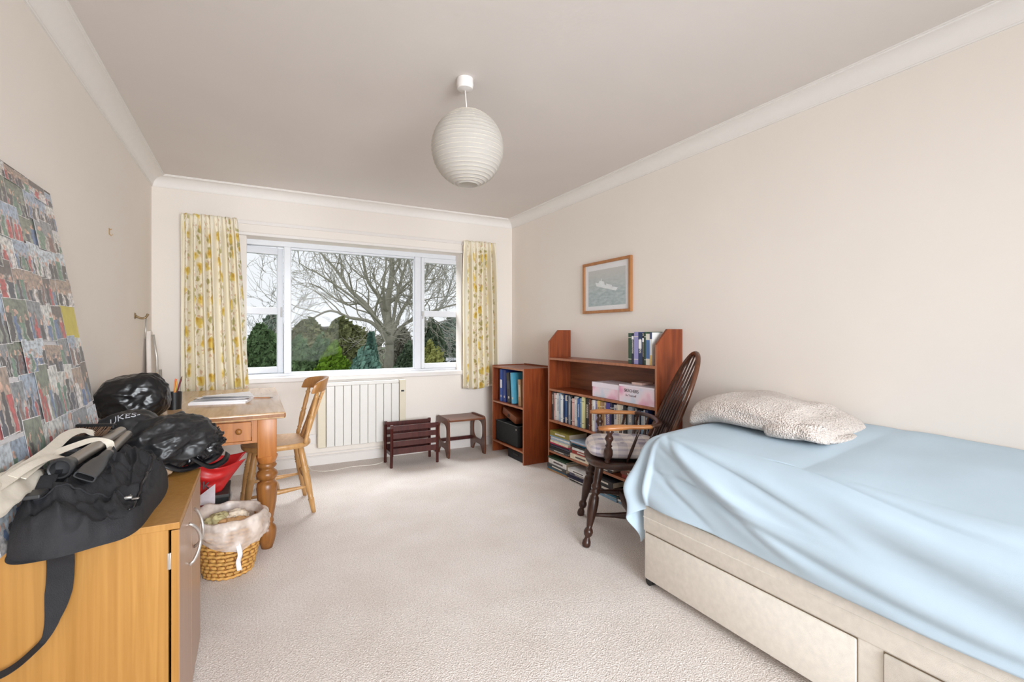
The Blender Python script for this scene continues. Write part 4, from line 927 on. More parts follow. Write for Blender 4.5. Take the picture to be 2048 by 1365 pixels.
for i, (c, th, h, k, lab) in enumerate(top):
    y -= th/2+.0008; b = book(lab, 'books on the top shelf', (2.262, y, .9625), th, h*1.02, .15, c, k); y -= th/2
    if i == 3:
        m = MB(); m.box(-.0008, 0, -.013, .013, .105, .165); m.build('spine_label', PAPERW, b)
    if i == 4:
        m = MB(); m.box(-.0008, 0, -.007, .007, .15, .175); m.build('spine_label', PAPERW, b)
    if i == 1:
        m = MB(); m.box(-.0008, 0, -.009, .009, .165, .188); m.build('spine_label', PAPERW, b)
    if i == 7:
        m = MB(); m.box(-.0008, 0, -.009, .009, .0, .065); m.build('spine_label', plain('ochre', srgb(226, 190, 110)), b)
# flat stacks
def flat(label, group, x, y, z, wd, th, dp, c, k, rz=0, cat='book', name='book'):
    """book lying flat with its spine towards the room; wd runs along the shelf"""
    t = thing(name, label, cat, (x, y, z), rz, group)
    m = MB(); m.box(0, .003, -wd/2, wd/2, 0, th); m.box(.003, dp, -wd/2, wd/2, 0, .0022); m.box(.003, dp, -wd/2, wd/2, th-.0022, th)
    m.build('cover', plain('flat_'+c.replace(' ', '_'), srgb(*COL[c]), .4, .15, 25), t)
    m = MB(); m.box(.003, dp-.004, -wd/2+.003, wd/2-.003, .0022, th-.0022); m.build('pages', PAGES, t)
    if th > .018 and k:
        m = MB(); m.box(-.0006, 0, -wd*.3, wd*.22, th*.35, th*.65); m.build('spine_label', plain('ink_'+('light' if sum(COL[c]) < 380 else 'dark'), srgb(220, 216, 206) if sum(COL[c]) < 380 else srgb(90, 80, 80), .5, .3, 300), t)
    return t
def stack(specs, x, y, z, group, where, rnd):
    for i, s in enumerate(specs):
        c, th, wd, kind = s
        lab = '%s lying flat, %s, %s' % (kind if ' ' in kind else c+' '+kind, where, ('bottom of the pile' if i == 0 else 'top of the pile' if i == len(specs)-1 else ordw(i)+' up'))
        flat(lab, group, x+rnd.uniform(-.012, .012), y+rnd.uniform(-.008, .008), z, wd, th, .19, c, 1, rnd.uniform(-.03, .03), kind.split()[-1], kind.split()[-1].replace('-', '_')); z += th+.0006
rnd = random.Random(21)
stack([('dark grey', .020, .27, 'book'), ('black', .014, .28, 'magazine'), ('purple grey', .012, .28, 'magazine'), ('navy', .010, .28, 'magazine'), ('magenta', .014, .29, 'folder'), ('cream', .016, .27, 'book'), ('pale blue', .016, .28, 'magazine'), ('white', .012, .28, 'magazine'), ('sky blue', .012, .28, 'magazine'), ('olive', .042, .27, 'box')], 2.242, 3.315, .1705, 'flat stacked books below the middle shelf', 'stack under the dark grey books', rnd)
stack([('cream', .040, .25, 'book'), ('red', .032, .25, 'book'), ('white', .018, .22, 'book'), ('black', .016, .24, 'book'), ('teal', .012, .28, 'magazine'), ('pink', .012, .28, 'folder'), ('pale blue', .010, .26, 'magazine')], 2.248, 3.02, .1705, 'flat stacked books below the middle shelf', 'stack with the red book', rnd)
stack([('black', .020, .2, 'book'), ('white', .020, .22, 'book'), ('cream', .026, .24, 'book'), ('brown', .03, .24, 'book'), ('black', .018, .24, 'book'), ('cream', .03, .24, 'book'), ('white', .014, .25, 'magazine'), ('olive', .014, .25, 'folder')], 2.245, 2.745, .1705, 'flat stacked books below the middle shelf', 'stack behind the chair cushion', rnd)
stack([('red', .026, .24, 'book'), ('brown', .03, .25, 'book'), ('cream', .02, .24, 'book'), ('grey', .03, .24, 'book')], 2.245, 2.44, .1705, 'flat stacked books below the middle shelf', 'stack nearest the bed', rnd)
# bottom stacks on the carpet
stack([('tan', .016, .29, 'magazine'), ('teal', .016, .28, 'book'), ('dark grey', .030, .28, 'book'), ('white', .042, .27, 'book'), ('green', .014, .27, 'book')], 2.215, 3.32, .001, 'books stacked on the carpet under the bookcase', 'floor stack nearest the corner bookcase', rnd)
stack([('black', .014, .28, 'magazine'), ('white', .010, .28, 'magazine'), ('navy', .014, .28, 'magazine'), ('purple grey', .030, .26, 'magazine'), ('white', .026, .25, 'book')], 2.215, 3.01, .001, 'books stacked on the carpet under the bookcase', 'floor stack beside the chair legs', rnd)
stack([('sky blue', .018, .28, 'magazine'), ('white', .008, .28, 'magazine'), ('teal', .010, .28, 'magazine'), ('black', .050, .27, 'folder'), ('black', .040, .25, 'folder')], 2.20, 2.70, .001, 'books stacked on the carpet under the bookcase', 'floor stack behind the chair', rnd)
stack([('sky blue', .020, .28, 'magazine'), ('white', .010, .28, 'magazine'), ('black', .060, .28, 'folder')], 2.20, 2.395, .001, 'books stacked on the carpet under the bookcase', 'floor stack near the bed end', rnd)
# shoe boxes
def shoebox_mat():
    m, nt, b = new_mat('pastel_card'); L = nt.links.new
    tc = N(nt, 'TexCoord'); nz = N(nt, 'TexNoise'); nz.inputs['Scale'].default_value = 5; L(tc.outputs['Object'], nz.inputs['Vector'])
    r = ramp(nt, [(.32, srgb(170, 206, 230)), (.45, srgb(226, 222, 232)), (.56, srgb(240, 214, 226)), (.70, srgb(226, 150, 184))]); L(nz.outputs['Fac'], r.inputs['Fac']); L(r.outputs[0], b.inputs['Base Color']); b.inputs['Roughness'].default_value = .5; return m
PAST = shoebox_mat(); LID = plain('pastel_lid', srgb(234, 226, 236), .5, .04, 6)
t = thing('shoe_box', 'pastel pink and blue shoe box with white lid, nearer the corner', 'box', (2.255, 2.735, .6975))
m = MB(); m.box(.0, .19, -.155, .15, 0, .098); m.build('box_body', PAST, t)
m = MB(); m.box(-.003, .193, -.158, .153, .072, .108); m.build('box_lid', LID, t, bevel=.001)
t = thing('shoe_box', 'pink and white shoe box with black lettering beside the chair', 'box', (2.243, 2.405, .6975))
m = MB(); m.box(.0, .20, -.165, .165, 0, .112); m.build('box_body', PAST, t)
m = MB(); m.box(-.002, .202, -.167, .167, .108, .120); m.build('box_lid', LID, t, bevel=.001)
INKB = plain('print_black', srgb(50, 40, 46), .5)
text_obj('box_lettering', 'SKECHERS', .030, INKB, t, (-.0012, .045, .082), (PI/2, 0, -PI/2)); text_obj('box_lettering', 'Be Yourself', .022, plain('print_grey', srgb(150, 130, 140), .5), t, (-.0012, .050, .050), (PI/2, 0, -PI/2))
m = MB(); m.box(0, .10, -.05, .05, 0, .014); o = m.build('card_packet', plain('peach_card', srgb(222, 190, 178), .6), loc=(2.30, 2.46, .8185)); tag(o, 'small peach card packet on top of the lettered shoe box', 'packet')

# contents of the corner bookcase
def binder(label, y, c, tilt, th=.07, h=.30, labelc=None):
    t = thing('ring_binder', label, 'binder', (2.135, y, .5065+(.0045 if tilt else 0)), 0, 'binders in the corner bookcase'); t.rotation_euler = (tilt, 0, 0)
    m = MB(); m.box(0, .003, -th/2, th/2, 0, h); m.box(.003, .27, -th/2, -th/2+.003, 0, h); m.box(.003, .27, th/2-.003, th/2, 0, h); m.build('cover', plain('binder_'+c[0], c[1], .4, .05), t)
    m = MB(); m.box(.02, .25, -th/2+.004, th/2-.012, .006, h-.012); m.build('papers', PAPERW, t)
    m = MB(); m.tube([(-.001, 0, .05), (.002, 0, .05)], .012, 14); m.build('finger_ring', CHROME, t)
    if labelc: m = MB(); m.box(-.001, 0, -th/2+.012, th/2-.012, .13, .21); m.build('spine_label', labelc, t)
binder('tall blue ring binder nearest the curtain in corner bookcase', 4.165, ('blue', srgb(36, 78, 160)), 0, .058, .310, PAPERW)
binder('second blue ring binder, darker, pushed beside the black one', 4.095, ('dark_blue', srgb(32, 54, 120)), 0, .05, .305)
binder('black ring binder leaning between blue and turquoise ones', 4.000, ('black', srgb(24, 25, 28)), -.10, .065, .285, plain('dim_label', srgb(70, 72, 80)))
binder('turquoise ring binder leaning on the black binder', 3.925, ('turquoise', srgb(86, 176, 210)), -.10, .045, .29)
t = book('brown book with cream sunburst on its spine', None, (2.14, 3.80, .5065), .05, .24, .2, 'tan', 1, rot=(-.06, 0, 0))
for i, y_ in enumerate((4.16, 3.96)):
    t = thing('storage_bin', ['black fabric bin, the one further from the camera', 'black fabric bin with open top, beside the near panel'][i], 'bin', (2.125, y_-.02*i, .1185), 0, 'black bins in the corner bookcase')
    w_ = .095 if i == 0 else .125; h_ = .195
    m = MB(); o_, i_ = w_, w_-.005
    m.box(0, .28, -o_, -i_, 0, h_); m.box(0, .28, i_, o_, 0, h_); m.box(0, .005, -i_, i_, 0, h_); m.box(.275, .28, -i_, i_, 0, h_); m.box(0, .28, -o_, o_, 0, .004); m.build('bin_body', BOXM, t)
    m = MB(); m.tube([(-.002, -o_, h_), (-.002, o_, h_)], .003, 6); m.tube([(0, -o_, h_), (.28, -o_, h_)], .003, 6); m.build('bin_rim', plain('grey_piping', srgb(70, 72, 70)), t)
    if i: m = MB(); m.tube([(-.003, -o_+.02, h_-.03), (-.006, -o_+.02, h_-.03)], .008, 10); m.build('rivet', CHROME, t)
t = thing('leather_case', 'brown leather case lying tilted on the black bins', 'case', (2.22, 4.06, .345), 0)
LEATH = plain('tan_leather', srgb(120, 66, 38), .45, .15)
m = MB(); m.box(-.06, .10, -.14, .14, 0, .075, bev=.015, M=Matrix.Rotation(.25, 4, 'X')); m.build('case_body', LEATH, t, smooth=True, auto=40)
m = MB(); m.box(-.063, -.058, -.02, .02, .02, .05, M=Matrix.Rotation(.25, 4, 'X')); m.build('clasp', plain('dark_clasp', srgb(60, 40, 30)), t)
t = thing('flat_case', 'flat black case on the carpet beneath the corner bookcase', 'case', (2.23, 3.86, 0))
m = MB(); m.box(-.10, .20, -.18, .16, .0, .085, bev=.01); m.build('case_body', BLACKF, t)
m = MB(); m.box(-.105, -.098, -.06, .04, .045, .06); m.build('case_handle', BLACKG, t)

# ------------------------------------------------------------------ magazine rack
t = thing('magazine_rack', 'dark mahogany slatted magazine rack standing under the window', 'magazine rack', (1.262, 4.245, 0))
for s, yb_, yt in ((-1, -.108, -.112), (1, .108, .108)):
    P = MB(); 
    for x_ in (-.205, .205):
        q = MB(); q.tube([(x_*1.02, yb_*1.0, 0), (x_, yt, .345)], .0135, 4, up=(1, 0, 0)); q.box(x_-.013, x_+.013, yt-.012, yt+.012, .34, .372, bev=.003); q.build('post', MAHOG, t)
    for k in range(4):
        z_ = .115+.068*k; q = MB(); q.box(-.195, .195, yt-.006, yt+.006, z_-.0, z_+(.045 if k else .05), bev=.002); q.build('slat', MAHOG, t)
m = MB(); m.box(-.195, .195, -.10, .10, .110, .118); m.build('bottom_panel', MAHOG, t)
for x_ in (-.197, .197):
    m = MB(); m.box(x_-.008, x_+.008, -.10, .10, .095, .125); m.build('end_rail', MAHOG, t)

# ------------------------------------------------------------------ small nest table
t = thing('nest_table', 'small brown nest table with keyhole-cut end panels', 'table', (1.79, 4.355, 0))
NX, NY = .185, .175
def endpanel(x_):
    bm = bmesh.new(); n = 28
    outer = []
    # outline (y,z) with arched foot cut-out; ring of quads between outer outline and oval hole
    def outp(a):
        c, s = math.cos(a), math.sin(a); e = 9; r = 1/((abs(c)**e+abs(s)**e)**(1/e)); return (c*r*(NY-.010*(s*r+1)/2), .19+s*r*.178)
    def inp(a):
        c, s = math.cos(a), math.sin(a); e = 3.2; r = 1/((abs(c)**e+abs(s)**e)**(1/e)); return (c*r*.112, .215+s*r*.092)
    m = MB(); vs_ = []; fs = []; n = 64
    for xx in (x_-.0085, x_+.0085):
        for j in range(n): y_, z_ = outp(2*PI*j/n+.01); vs_.append((xx, y_, z_))
        for j in range(n): y_, z_ = inp(2*PI*j/n+.01); vs_.append((xx, y_, z_))
    # arch in the bottom edge
    for base in (0, 2*n):
        for j in range(n):
            x0, y_, z_ = vs_[base+j]
            if z_ < .03:
                k = max(0, 1-(abs(y_)/.115)**4); vs_[base+j] = (x0, y_, .0+.075*k)
            
    for j in range(n):
        j2 = (j+1) % n
        fs += [(j, j2, n+j2, n+j), (2*n+j, 3*n+j, 3*n+j2, 2*n+j2), (j, 2*n+j, 2*n+j2, j2), (n+j, n+j2, 3*n+j2, 3*n+j)]
    m.add(vs_, fs); return m
for x_ in (-NX, NX): endpanel(x_).build('end_panel', wood('nest_side', srgb(78, 42, 28), srgb(116, 68, 46), .35) if x_ < 0 else bpy.data.materials['nest_side'], t, bevel=.002)
m = MB(); m.box(-NX+.009, NX-.009, -NY+.006, NY-.012, .338, .354, bev=.002); m.build('tabletop', NEST, t)
m = MB(); m.box(-NX+.008, NX-.008, NY-.040, NY-.022, .095, .128); m.build('rail', MAHOG, t)

# ------------------------------------------------------------------ windsor chair
def windsor():
    ang = math.atan2(.543, -.84)
    t = thing('windsor_armchair', 'dark oak bow-back armchair with checked seat pad beside bed', 'chair', (1.925, 2.175, 0), ang)
    # local +x faces forward; near side (camera) is local y>0 ... both sides mirrored
    def sp(s):
        out = []
        for i in range(44):
            a = 2*PI*i/44; c, q = math.cos(a), math.sin(a); e = 2.8; r = 1/((abs(c)**e+abs(q)**e)**(1/e)); out.append((c*r*.225*s, q*r*(.235+.02*c)*s))
        return out
    m = MB(); rings = [(sp(.88), .415), (sp(.97), .425), (sp(1), .44), (sp(.99), .452), (sp(.95), .458), (sp(.6), .448)]; n = 44; vs_ = []; fs = [tuple(range(n))[::-1]]
    for r_, z_ in rings: vs_ += [(x, y, z_) for x, y in r_]
    for k in range(5): fs += [(k*n+i, k*n+(i+1) % n, (k+1)*n+(i+1) % n, (k+1)*n+i) for i in range(n)]
    fs.append([5*n+i for i in range(n)]); m.add(vs_, fs); m.build('seat', DARKOAK, t, smooth=True, auto=50)
    tl = [(0, .019), (.03, .024), (.07, .022), (.10, .015), (.12, .014), (.14, .022), (.18, .026), (.21, .022), (.23, .015), (.27, .018), (.42, .027), (.52, .029), (.60, .026), (.63, .018), (.65, .026), (.67, .028), (.69, .019), (.71, .027), (.74, .029), (.77, .020), (.84, .023), (.95, .024), (1, .018)]
    F = {}
    for sx in (1, -1):
        for sy in (1, -1):
            ft = Vector((.235*sx if sx > 0 else -.27, .230*sy, 0)); tp = Vector((.150*sx, .150*sy, .430)); m = MB(); m.turned(ft, tp, tl, 16); m.build('leg', DARKOAK, t, smooth=True); F[sx, sy] = (ft, tp)
    st = [(0, .009), (.12, .011), (.3, .014), (.42, .019), (.5, .021), (.58, .019), (.7, .014), (.88, .011), (1, .009)]
    A = lambda k, z: F[k][0].lerp(F[k][1], z/.43)
    mids = []
    for sy in (1, -1):
        p, q = A((1, sy), .165), A((-1, sy), .165); m = MB(); m.turned(p, q, st, 12); m.build('stretcher', DARKOAK, t, smooth=True); mids.append((p+q)/2)
    m = MB(); m.turned(mids[0], mids[1], st, 12); m.build('stretcher', DARKOAK, t, smooth=True)
    # arm bow, U shaped, flattened
    az = .662
    pts = []
    for i in range(41):
        k = i/40*PI; 
        x = -.195*math.sin(k)**.55 if 0 < i < 40 else 0
        pts.append(Vector((x, .245*math.cos(k)*1.0, az)))
    pts = [Vector((.17, .275, az-.004)), Vector((.12, .272, az-.002)), Vector((.06, .262, az))]+pts+[Vector((.06, -.262, az)), Vector((.12, -.272, az-.002)), Vector((.17, -.275, az-.004))]
    n = len(pts); rad = []
    for i in range(n):
        e_ = min(i, n-1-i); rad.append(.020 if e_ == 0 else .030 if e_ < 3 else .022 if e_ < 8 else .019)
    ca = 9
    m = MB(); m.tube(pts[ca-1:n-ca+1], rad[ca-1:n-ca+1], 10, flat=.62, up=(0, 0, 1)); m.build('arm_bow', DARKOAK, t, smooth=True)
    for sl in (slice(0, ca), slice(n-ca, n)):
        m = MB(); m.tube(pts[sl], rad[sl], 12, flat=.55, up=(0, 0, 1)); o = m.build('armrest', WORN, t, smooth=True); o['label'] = 'worn golden arm end'
    ps = [(0, .014), (.08, .016), (.12, .012), (.16, .020), (.28, .026), (.40, .024), (.48, .014), (.52, .020), (.56, .013), (.66, .017), (.72, .024), (.78, .020), (.84, .012), (.9, .018), (1, .013)]
    for sy in (1, -1):
        m = MB(); m.turned((.115, .205*sy, .452), (.110, .268*sy, az-.008), ps, 14); m.build('arm_post', DARKOAK, t, smooth=True)
        for k, xx in enumerate((.02, -.06, -.125)):
            m = MB(); m.turned((xx-.01, (.195-.012*k)*sy, .45), (xx-.075, (.250-.013*k)*sy, az-.004), [(0, .006), (.4, .009), (1, .006)], 8); m.build('arm_spindle', DARKOAK, t, smooth=True)
    # back bow
    def bow(k):    # k -1..1
        a = k*PI/2; yy = .222*math.sin(a)*(1.0); zz = math.cos(a)**.62 if abs(k) < 1 else 0
        h = zz*.60; return Vector((-.165-.255*(h/.60)-.0, yy*(1-.10*(1-zz)), .452+h))
    P_ = [bow(-1+2*i/60) for i in range(61)]
    m = MB(); m.tube(P_, .0145, 10, flat=1.0); m.build('back_bow', wood('bow_oak', srgb(60, 34, 22), srgb(104, 62, 38), .25), t, smooth=True)
    for i in range(-3, 4):
        y0 = .045*i; y1 = .056*i
        # find bow height at y1
        best = min(range(61), key=lambda q: abs(P_[q].y-y1)+(0 if P_[q].z > .7 else 9)); top_ = P_[best]
        if i == 0:
            pass
        m = MB(); m.turned((-.165, y0, .452), top_, [(0, .006), (.3, .0078), (.5, .007), (1, .005)], 8); m.build('back_spindle', DARKOAK, t, smooth=True)
    # seat pad
    mt, nt, b = new_mat('checked_cotton'); L = nt.links.new
    tc = N(nt, 'TexCoord'); s_ = N(nt, 'SeparateXYZ'); L(tc.outputs['Object'], s_.inputs[0])
    def stripe(sock, per, duty):
        a = N(nt, 'Math', operation='MULTIPLY'); a.inputs[1].default_value = 1/per; L(sock, a.inputs[0]); f = N(nt, 'Math', operation='FRACT'); L(a.outputs[0], f.inputs[0]); g = N(nt, 'Math', operation='LESS_THAN'); g.inputs[1].default_value = duty; L(f.outputs[0], g.inputs[0]); return g.outputs[0]
    a1 = stripe(s_.outputs[0], .12, .45); a2 = stripe(s_.outputs[1], .12, .45); a3 = stripe(s_.outputs[2], .030, .38)
    ad = N(nt, 'Math', operation='ADD'); L(a1, ad.inputs[0]); L(a2, ad.inputs[1]); ad2 = N(nt, 'Math', operation='ADD'); L(ad.outputs[0], ad2.inputs[0]); L(a3, ad2.inputs[1])
    dv = N(nt, 'Math', operation='DIVIDE'); dv.inputs[1].default_value = 3; L(ad2.outputs[0], dv.inputs[0])
    r = ramp(nt, [(0, srgb(232, 224, 220)), (.4, srgb(210, 204, 206)), (.7, srgb(186, 180, 190)), (1, srgb(150, 146, 162))]); L(dv.outputs[0], r.inputs['Fac']); L(r.outputs[0], b.inputs['Base Color']); b.inputs['Roughness'].default_value = .9
    cu = thing('seat_cushion', 'checked white and grey seat cushion on the dark armchair', 'cushion', (1.925, 2.175, .4585), ang)
    m = MB()
    def cf(u, v):
        a = 2*PI*u; ph = -PI/2+PI*v; c, q = math.cos(a), math.sin(a); e = 3.4; r = 1/((abs(c)**e+abs(q)**e)**(1/e)); k = max(0, math.cos(ph))**.35; z_ = math.sin(ph); z_ = (abs(z_)**.8)*(1 if z_ > 0 else -1)
        sag = .010*noise.noise((c*2, q*2, v*2)); return (c*r*.212*k+.005, q*r*.195*k, .048+.047*z_*(1-.25*(1-k))+sag*(v > .3))
    m.grid(cf, 60, 20, closeu=True); m.build('cushion_pad', mt, cu, smooth=True)
windsor()

# ------------------------------------------------------------------ divan bed
t = thing('divan_bed', 'cream fabric single divan base with drawers along the wall', 'bed', (2.02, .70, 0))
DIV = plain('divan_fabric', srgb(234, 228, 218), .9, .05, 40, .3, 500)
x0, x1, y0, y1 = -.42, .44, -.98, .965
m = MB(); m.box(x0+.004, x1, y0, y1, .032, .385, bev=.006); m.box(x0-.002, x0+.01, y0, y1, .255, .372, bev=.004); m.build('divan_base', DIV, t, smooth=True, auto=35)
m = MB(); m.tube([(x0-.001, y0, .318), (x0-.001, y1, .318)], .0035, 6); m.build('piping', DIV, t)
for a, b_ in ((.072, .950), (-.93, .000)):
    D = MB(); D.box(x0-.006, x0+.016, a, b_, .038, .248, bev=.004); D = D.build('drawer', DIV, t, smooth=True, auto=35)
    m = MB(); m.box(x0+.0005, x0+.0045, a-.0025, b_+.0025, .0355, .2505); m.build('drawer_gap', plain('shadow_gap', srgb(120, 104, 84), .9), D)
    if a < 0: m = MB(); m.box(x0-.020, x0-.006, -.20, -.10, .205, .232, bev=.005); m.build('drawer_handle', BLACKG, D)
for x_, y_ in ((x0+.03, y1-.02), (x0+.03, y0+.05), (x1-.05, y1-.02), (x1-.05, y0+.05)):
    m = MB(); m.tube([(x_-.018, y_, .02), (x_+.018, y_, .02)], .02, 16); m.box(x_-.01, x_+.01, y_-.01, y_+.01, .02, .036); m.build('castor', BLACKG, t, smooth=True, auto=40)
mt = MB(); mt.box(1.62, 2.45, -.27, 1.64, .387, .60, bev=.05); tag(mt.build('mattress', plain('mattress_ticking', srgb(222, 226, 216), .9), smooth=True), 'single mattress under the pale blue duvet', 'mattress')
# duvet
DUV = plain('blue_cotton', srgb(188, 207, 221), .85, .02, 8, .15, 700)
def duvet():
    xe, ye, R = 1.72, 1.60, .13
    ztop = lambda X, Y: .690+.050*min(1, max(0, (X-1.7)/.7))+.012*math.sin(Y*2.3+X*2)+.012*noise.noise((X*2.2, Y*1.6, 3))
    nu, nv = 190, 260
    def fn(u, v):
        X = 2.462-u*(2.462-(xe-.385)); Y = -.36+v*(ye+.49+.36)
        dx = max(0, xe-X); dy = max(0, Y-ye)
        # hem creeps up towards the head end like the photographed cover
        d = math.hypot(dx, dy*.95); zt = ztop(min(2.46, max(X, xe)), min(Y, ye))
        if d < 1e-6: out, drop, dirx, diry = 0, 0, 0, 0
        else:
            dirx, diry = -dx/d, dy*.95/d
            if d < R*PI/2: out = R*math.sin(d/R); drop = R*(1-math.cos(d/R))
            else: out = R+(d-R*PI/2)*.10; drop = R+(d-R*PI/2)*.985
        corner = min(1, 2.2*min(dx, dy)/(d+1e-6)) if d > 0 else 0
        s = min(1, d/.25)
        # long diagonal folds along the side
        q = dx*1.0+(1.65-Y)*(-.30)
        f1 = .010*math.sin(q*24+1.4*noise.noise((Y*1.4, X*2, 5)))*s+.008*math.sin(q*41+2)*s*noise.noise((Y*2, X*3, 9))
        fade = math.exp(-max(0, 1.55-Y)*.9)
        f1 *= (.55+.9*fade)
        for a_, b_, w_, l_ in ((.03, .26, .016, .9), (.12, .34, .020, .75), (.20, .52, .016, .42), (-.08, .16, .022, 1.4), (.02, .72, .014, .34), (.235, .10, .018, 1.6)):
            g_ = 1.62-Y; qq = dx-(a_+b_*g_+.015*math.sin(g_*5+a_*40)); act = min(1, max(0, g_/.12))*min(1, max(0, (l_-g_)/.35))
            if act > 0: f1 += act*(-.010*math.exp(-(qq/w_)**2)+.009*math.exp(-((qq+.035)/.030)**2))
        f2 = corner*.045*math.sin(math.atan2(dy, dx+1e-9)*9+drop*5)*min(1, drop/.2)
        out += f1+f2+.02*corner*min(1, drop/.3)
        fl = .006*noise.noise((X*5, Y*4, 1))*(1-s)+.010*math.exp(-((Y-1.25+.5*(2.4-X))/.06)**2)*(1-s)*0
        base = Vector((max(X, xe), min(Y, ye), zt))
        px = base.x+dirx*out; py = base.y+diry*out; pz = zt-drop+fl+(abs(f1)*.5 if s < 1 else 0)
        if dx > 0 and dy == 0:   # wavy hem resting near the base
            px = min(px, 1.594) if drop > .22 else px
        return (px, py, max(pz, .12))
    m = MB(); m.grid(fn, nu, nv); o = m.build('duvet', DUV, smooth=True, solid=.006)
    tag(o, 'pale blue duvet draped over the single bed', 'duvet')
duvet()
# fleece blanket, folded
def fleece():
    m_, nt, b = new_mat('taupe_fleece'); L = nt.links.new
    tc = N(nt, 'TexCoord'); v = N(nt, 'TexVoronoi'); v.inputs['Scale'].default_value = 150; L(tc.outputs['Object'], v.inputs['Vector'])
    n = N(nt, 'TexNoise'); n.inputs['Scale'].default_value = 120; n.inputs['Detail'].default_value = 3; L(tc.outputs['Object'], n.inputs['Vector'])
    r = ramp(nt, [(.3, srgb(190, 176, 168)), (.7, srgb(222, 212, 204))]); L(n.outputs['Fac'], r.inputs['Fac']); L(r.outputs[0], b.inputs['Base Color']); b.inputs['Roughness'].default_value = 1; b.inputs['Sheen Weight'].default_value = .3
    ad = N(nt, 'Math', operation='ADD'); L(n.outputs['Fac'], ad.inputs[0]); L(v.outputs['Distance'], ad.inputs[1]); bp = N(nt, 'Bump'); bp.inputs['Strength'].default_value = .9; bp.inputs['Distance'].default_value = .006; L(ad.outputs[0], bp.inputs['Height']); L(bp.outputs['Normal'], b.inputs['Normal'])
    t = thing('fleece_blanket', 'taupe fleece blanket folded on the head of the bed', 'blanket', (2.18, 1.42, .722))
    # body: cross-sections (across x) lofted along y from the head end (+y) to the loose end (-y)
    m = MB(); nu, nv = 72, 60
    def fn(u, v):
        y = .30-v*.62; k = v
        endr = min(1, (v+.0001)/.05)**.35*min(1, (1-v+.0001)/.08)**.5
        hw = (.245+.02*math.sin(v*4))*(.80+.20*endr); H = (.105+.050*math.sin(PI*min(1, v*1.0+.15))**1.0)*(.55+.45*endr)*(1-.45*max(0, v-.75)/.25)
        a = 2*PI*u; c, s = math.cos(a), math.sin(a); e = 2.7; r = 1/((abs(c)**e+abs(s)**e)**(1/e))
        x = c*r*hw+.02*math.sin(v*3)-.02*v; z = .5*H*(1+s*r)
        z += (.018*max(0, c)*math.sin(v*9+.6)*(s > 0)+.014*noise.noise((x*7, y*6, 2)))*(1 if s > -.2 else 0)*endr
        x += .012*noise.noise((z*20, y*7, 4)); y += .02*noise.noise((x*6, z*14, 6))
        z = max(0.0, z)-.042*max(0, (y-.14)/.16)**2
        return (x, y+.04*(c < 0)*(-c)*(-1)*v, z)
    m.grid(fn, nu, nv, closeu=True); vb = len(m.v)
    W_ = nu; m.f.append(list(range(nu))); m.mi.append(0); m.f.append([nv*W_+i for i in range(nu)][::-1]); m.mi.append(0)
    m.build('blanket_body', m_, t, smooth=True)
    # rolled under-fold at the near loose corner
    m = MB()
    def roll(u, v):
        th = u*1.75*PI; r_ = .030-.010*u; yy = -.13-.20*v; bend = .03*math.sin(PI*v)
        return (-.215+.05*v+r_*math.cos(th+PI*.6)-bend, yy, .034+r_*math.sin(th+PI*.6)+.012*v)
    m.grid(roll, 30, 20); m.build('rolled_fold', m_, t, smooth=True, solid=.014)
    m = MB(); m.grid(lambda u, v: (-.20+.34*u, -.33+.09*v-.06*u*0-.05*math.sin(PI*u)+.03*u, .012+.014*math.sin(PI*v)*(1-u)+.006*noise.noise((u*5, v*5, 1))), 20, 10); m.build('under_layer', m_, t, smooth=True, solid=.014)
fleece()

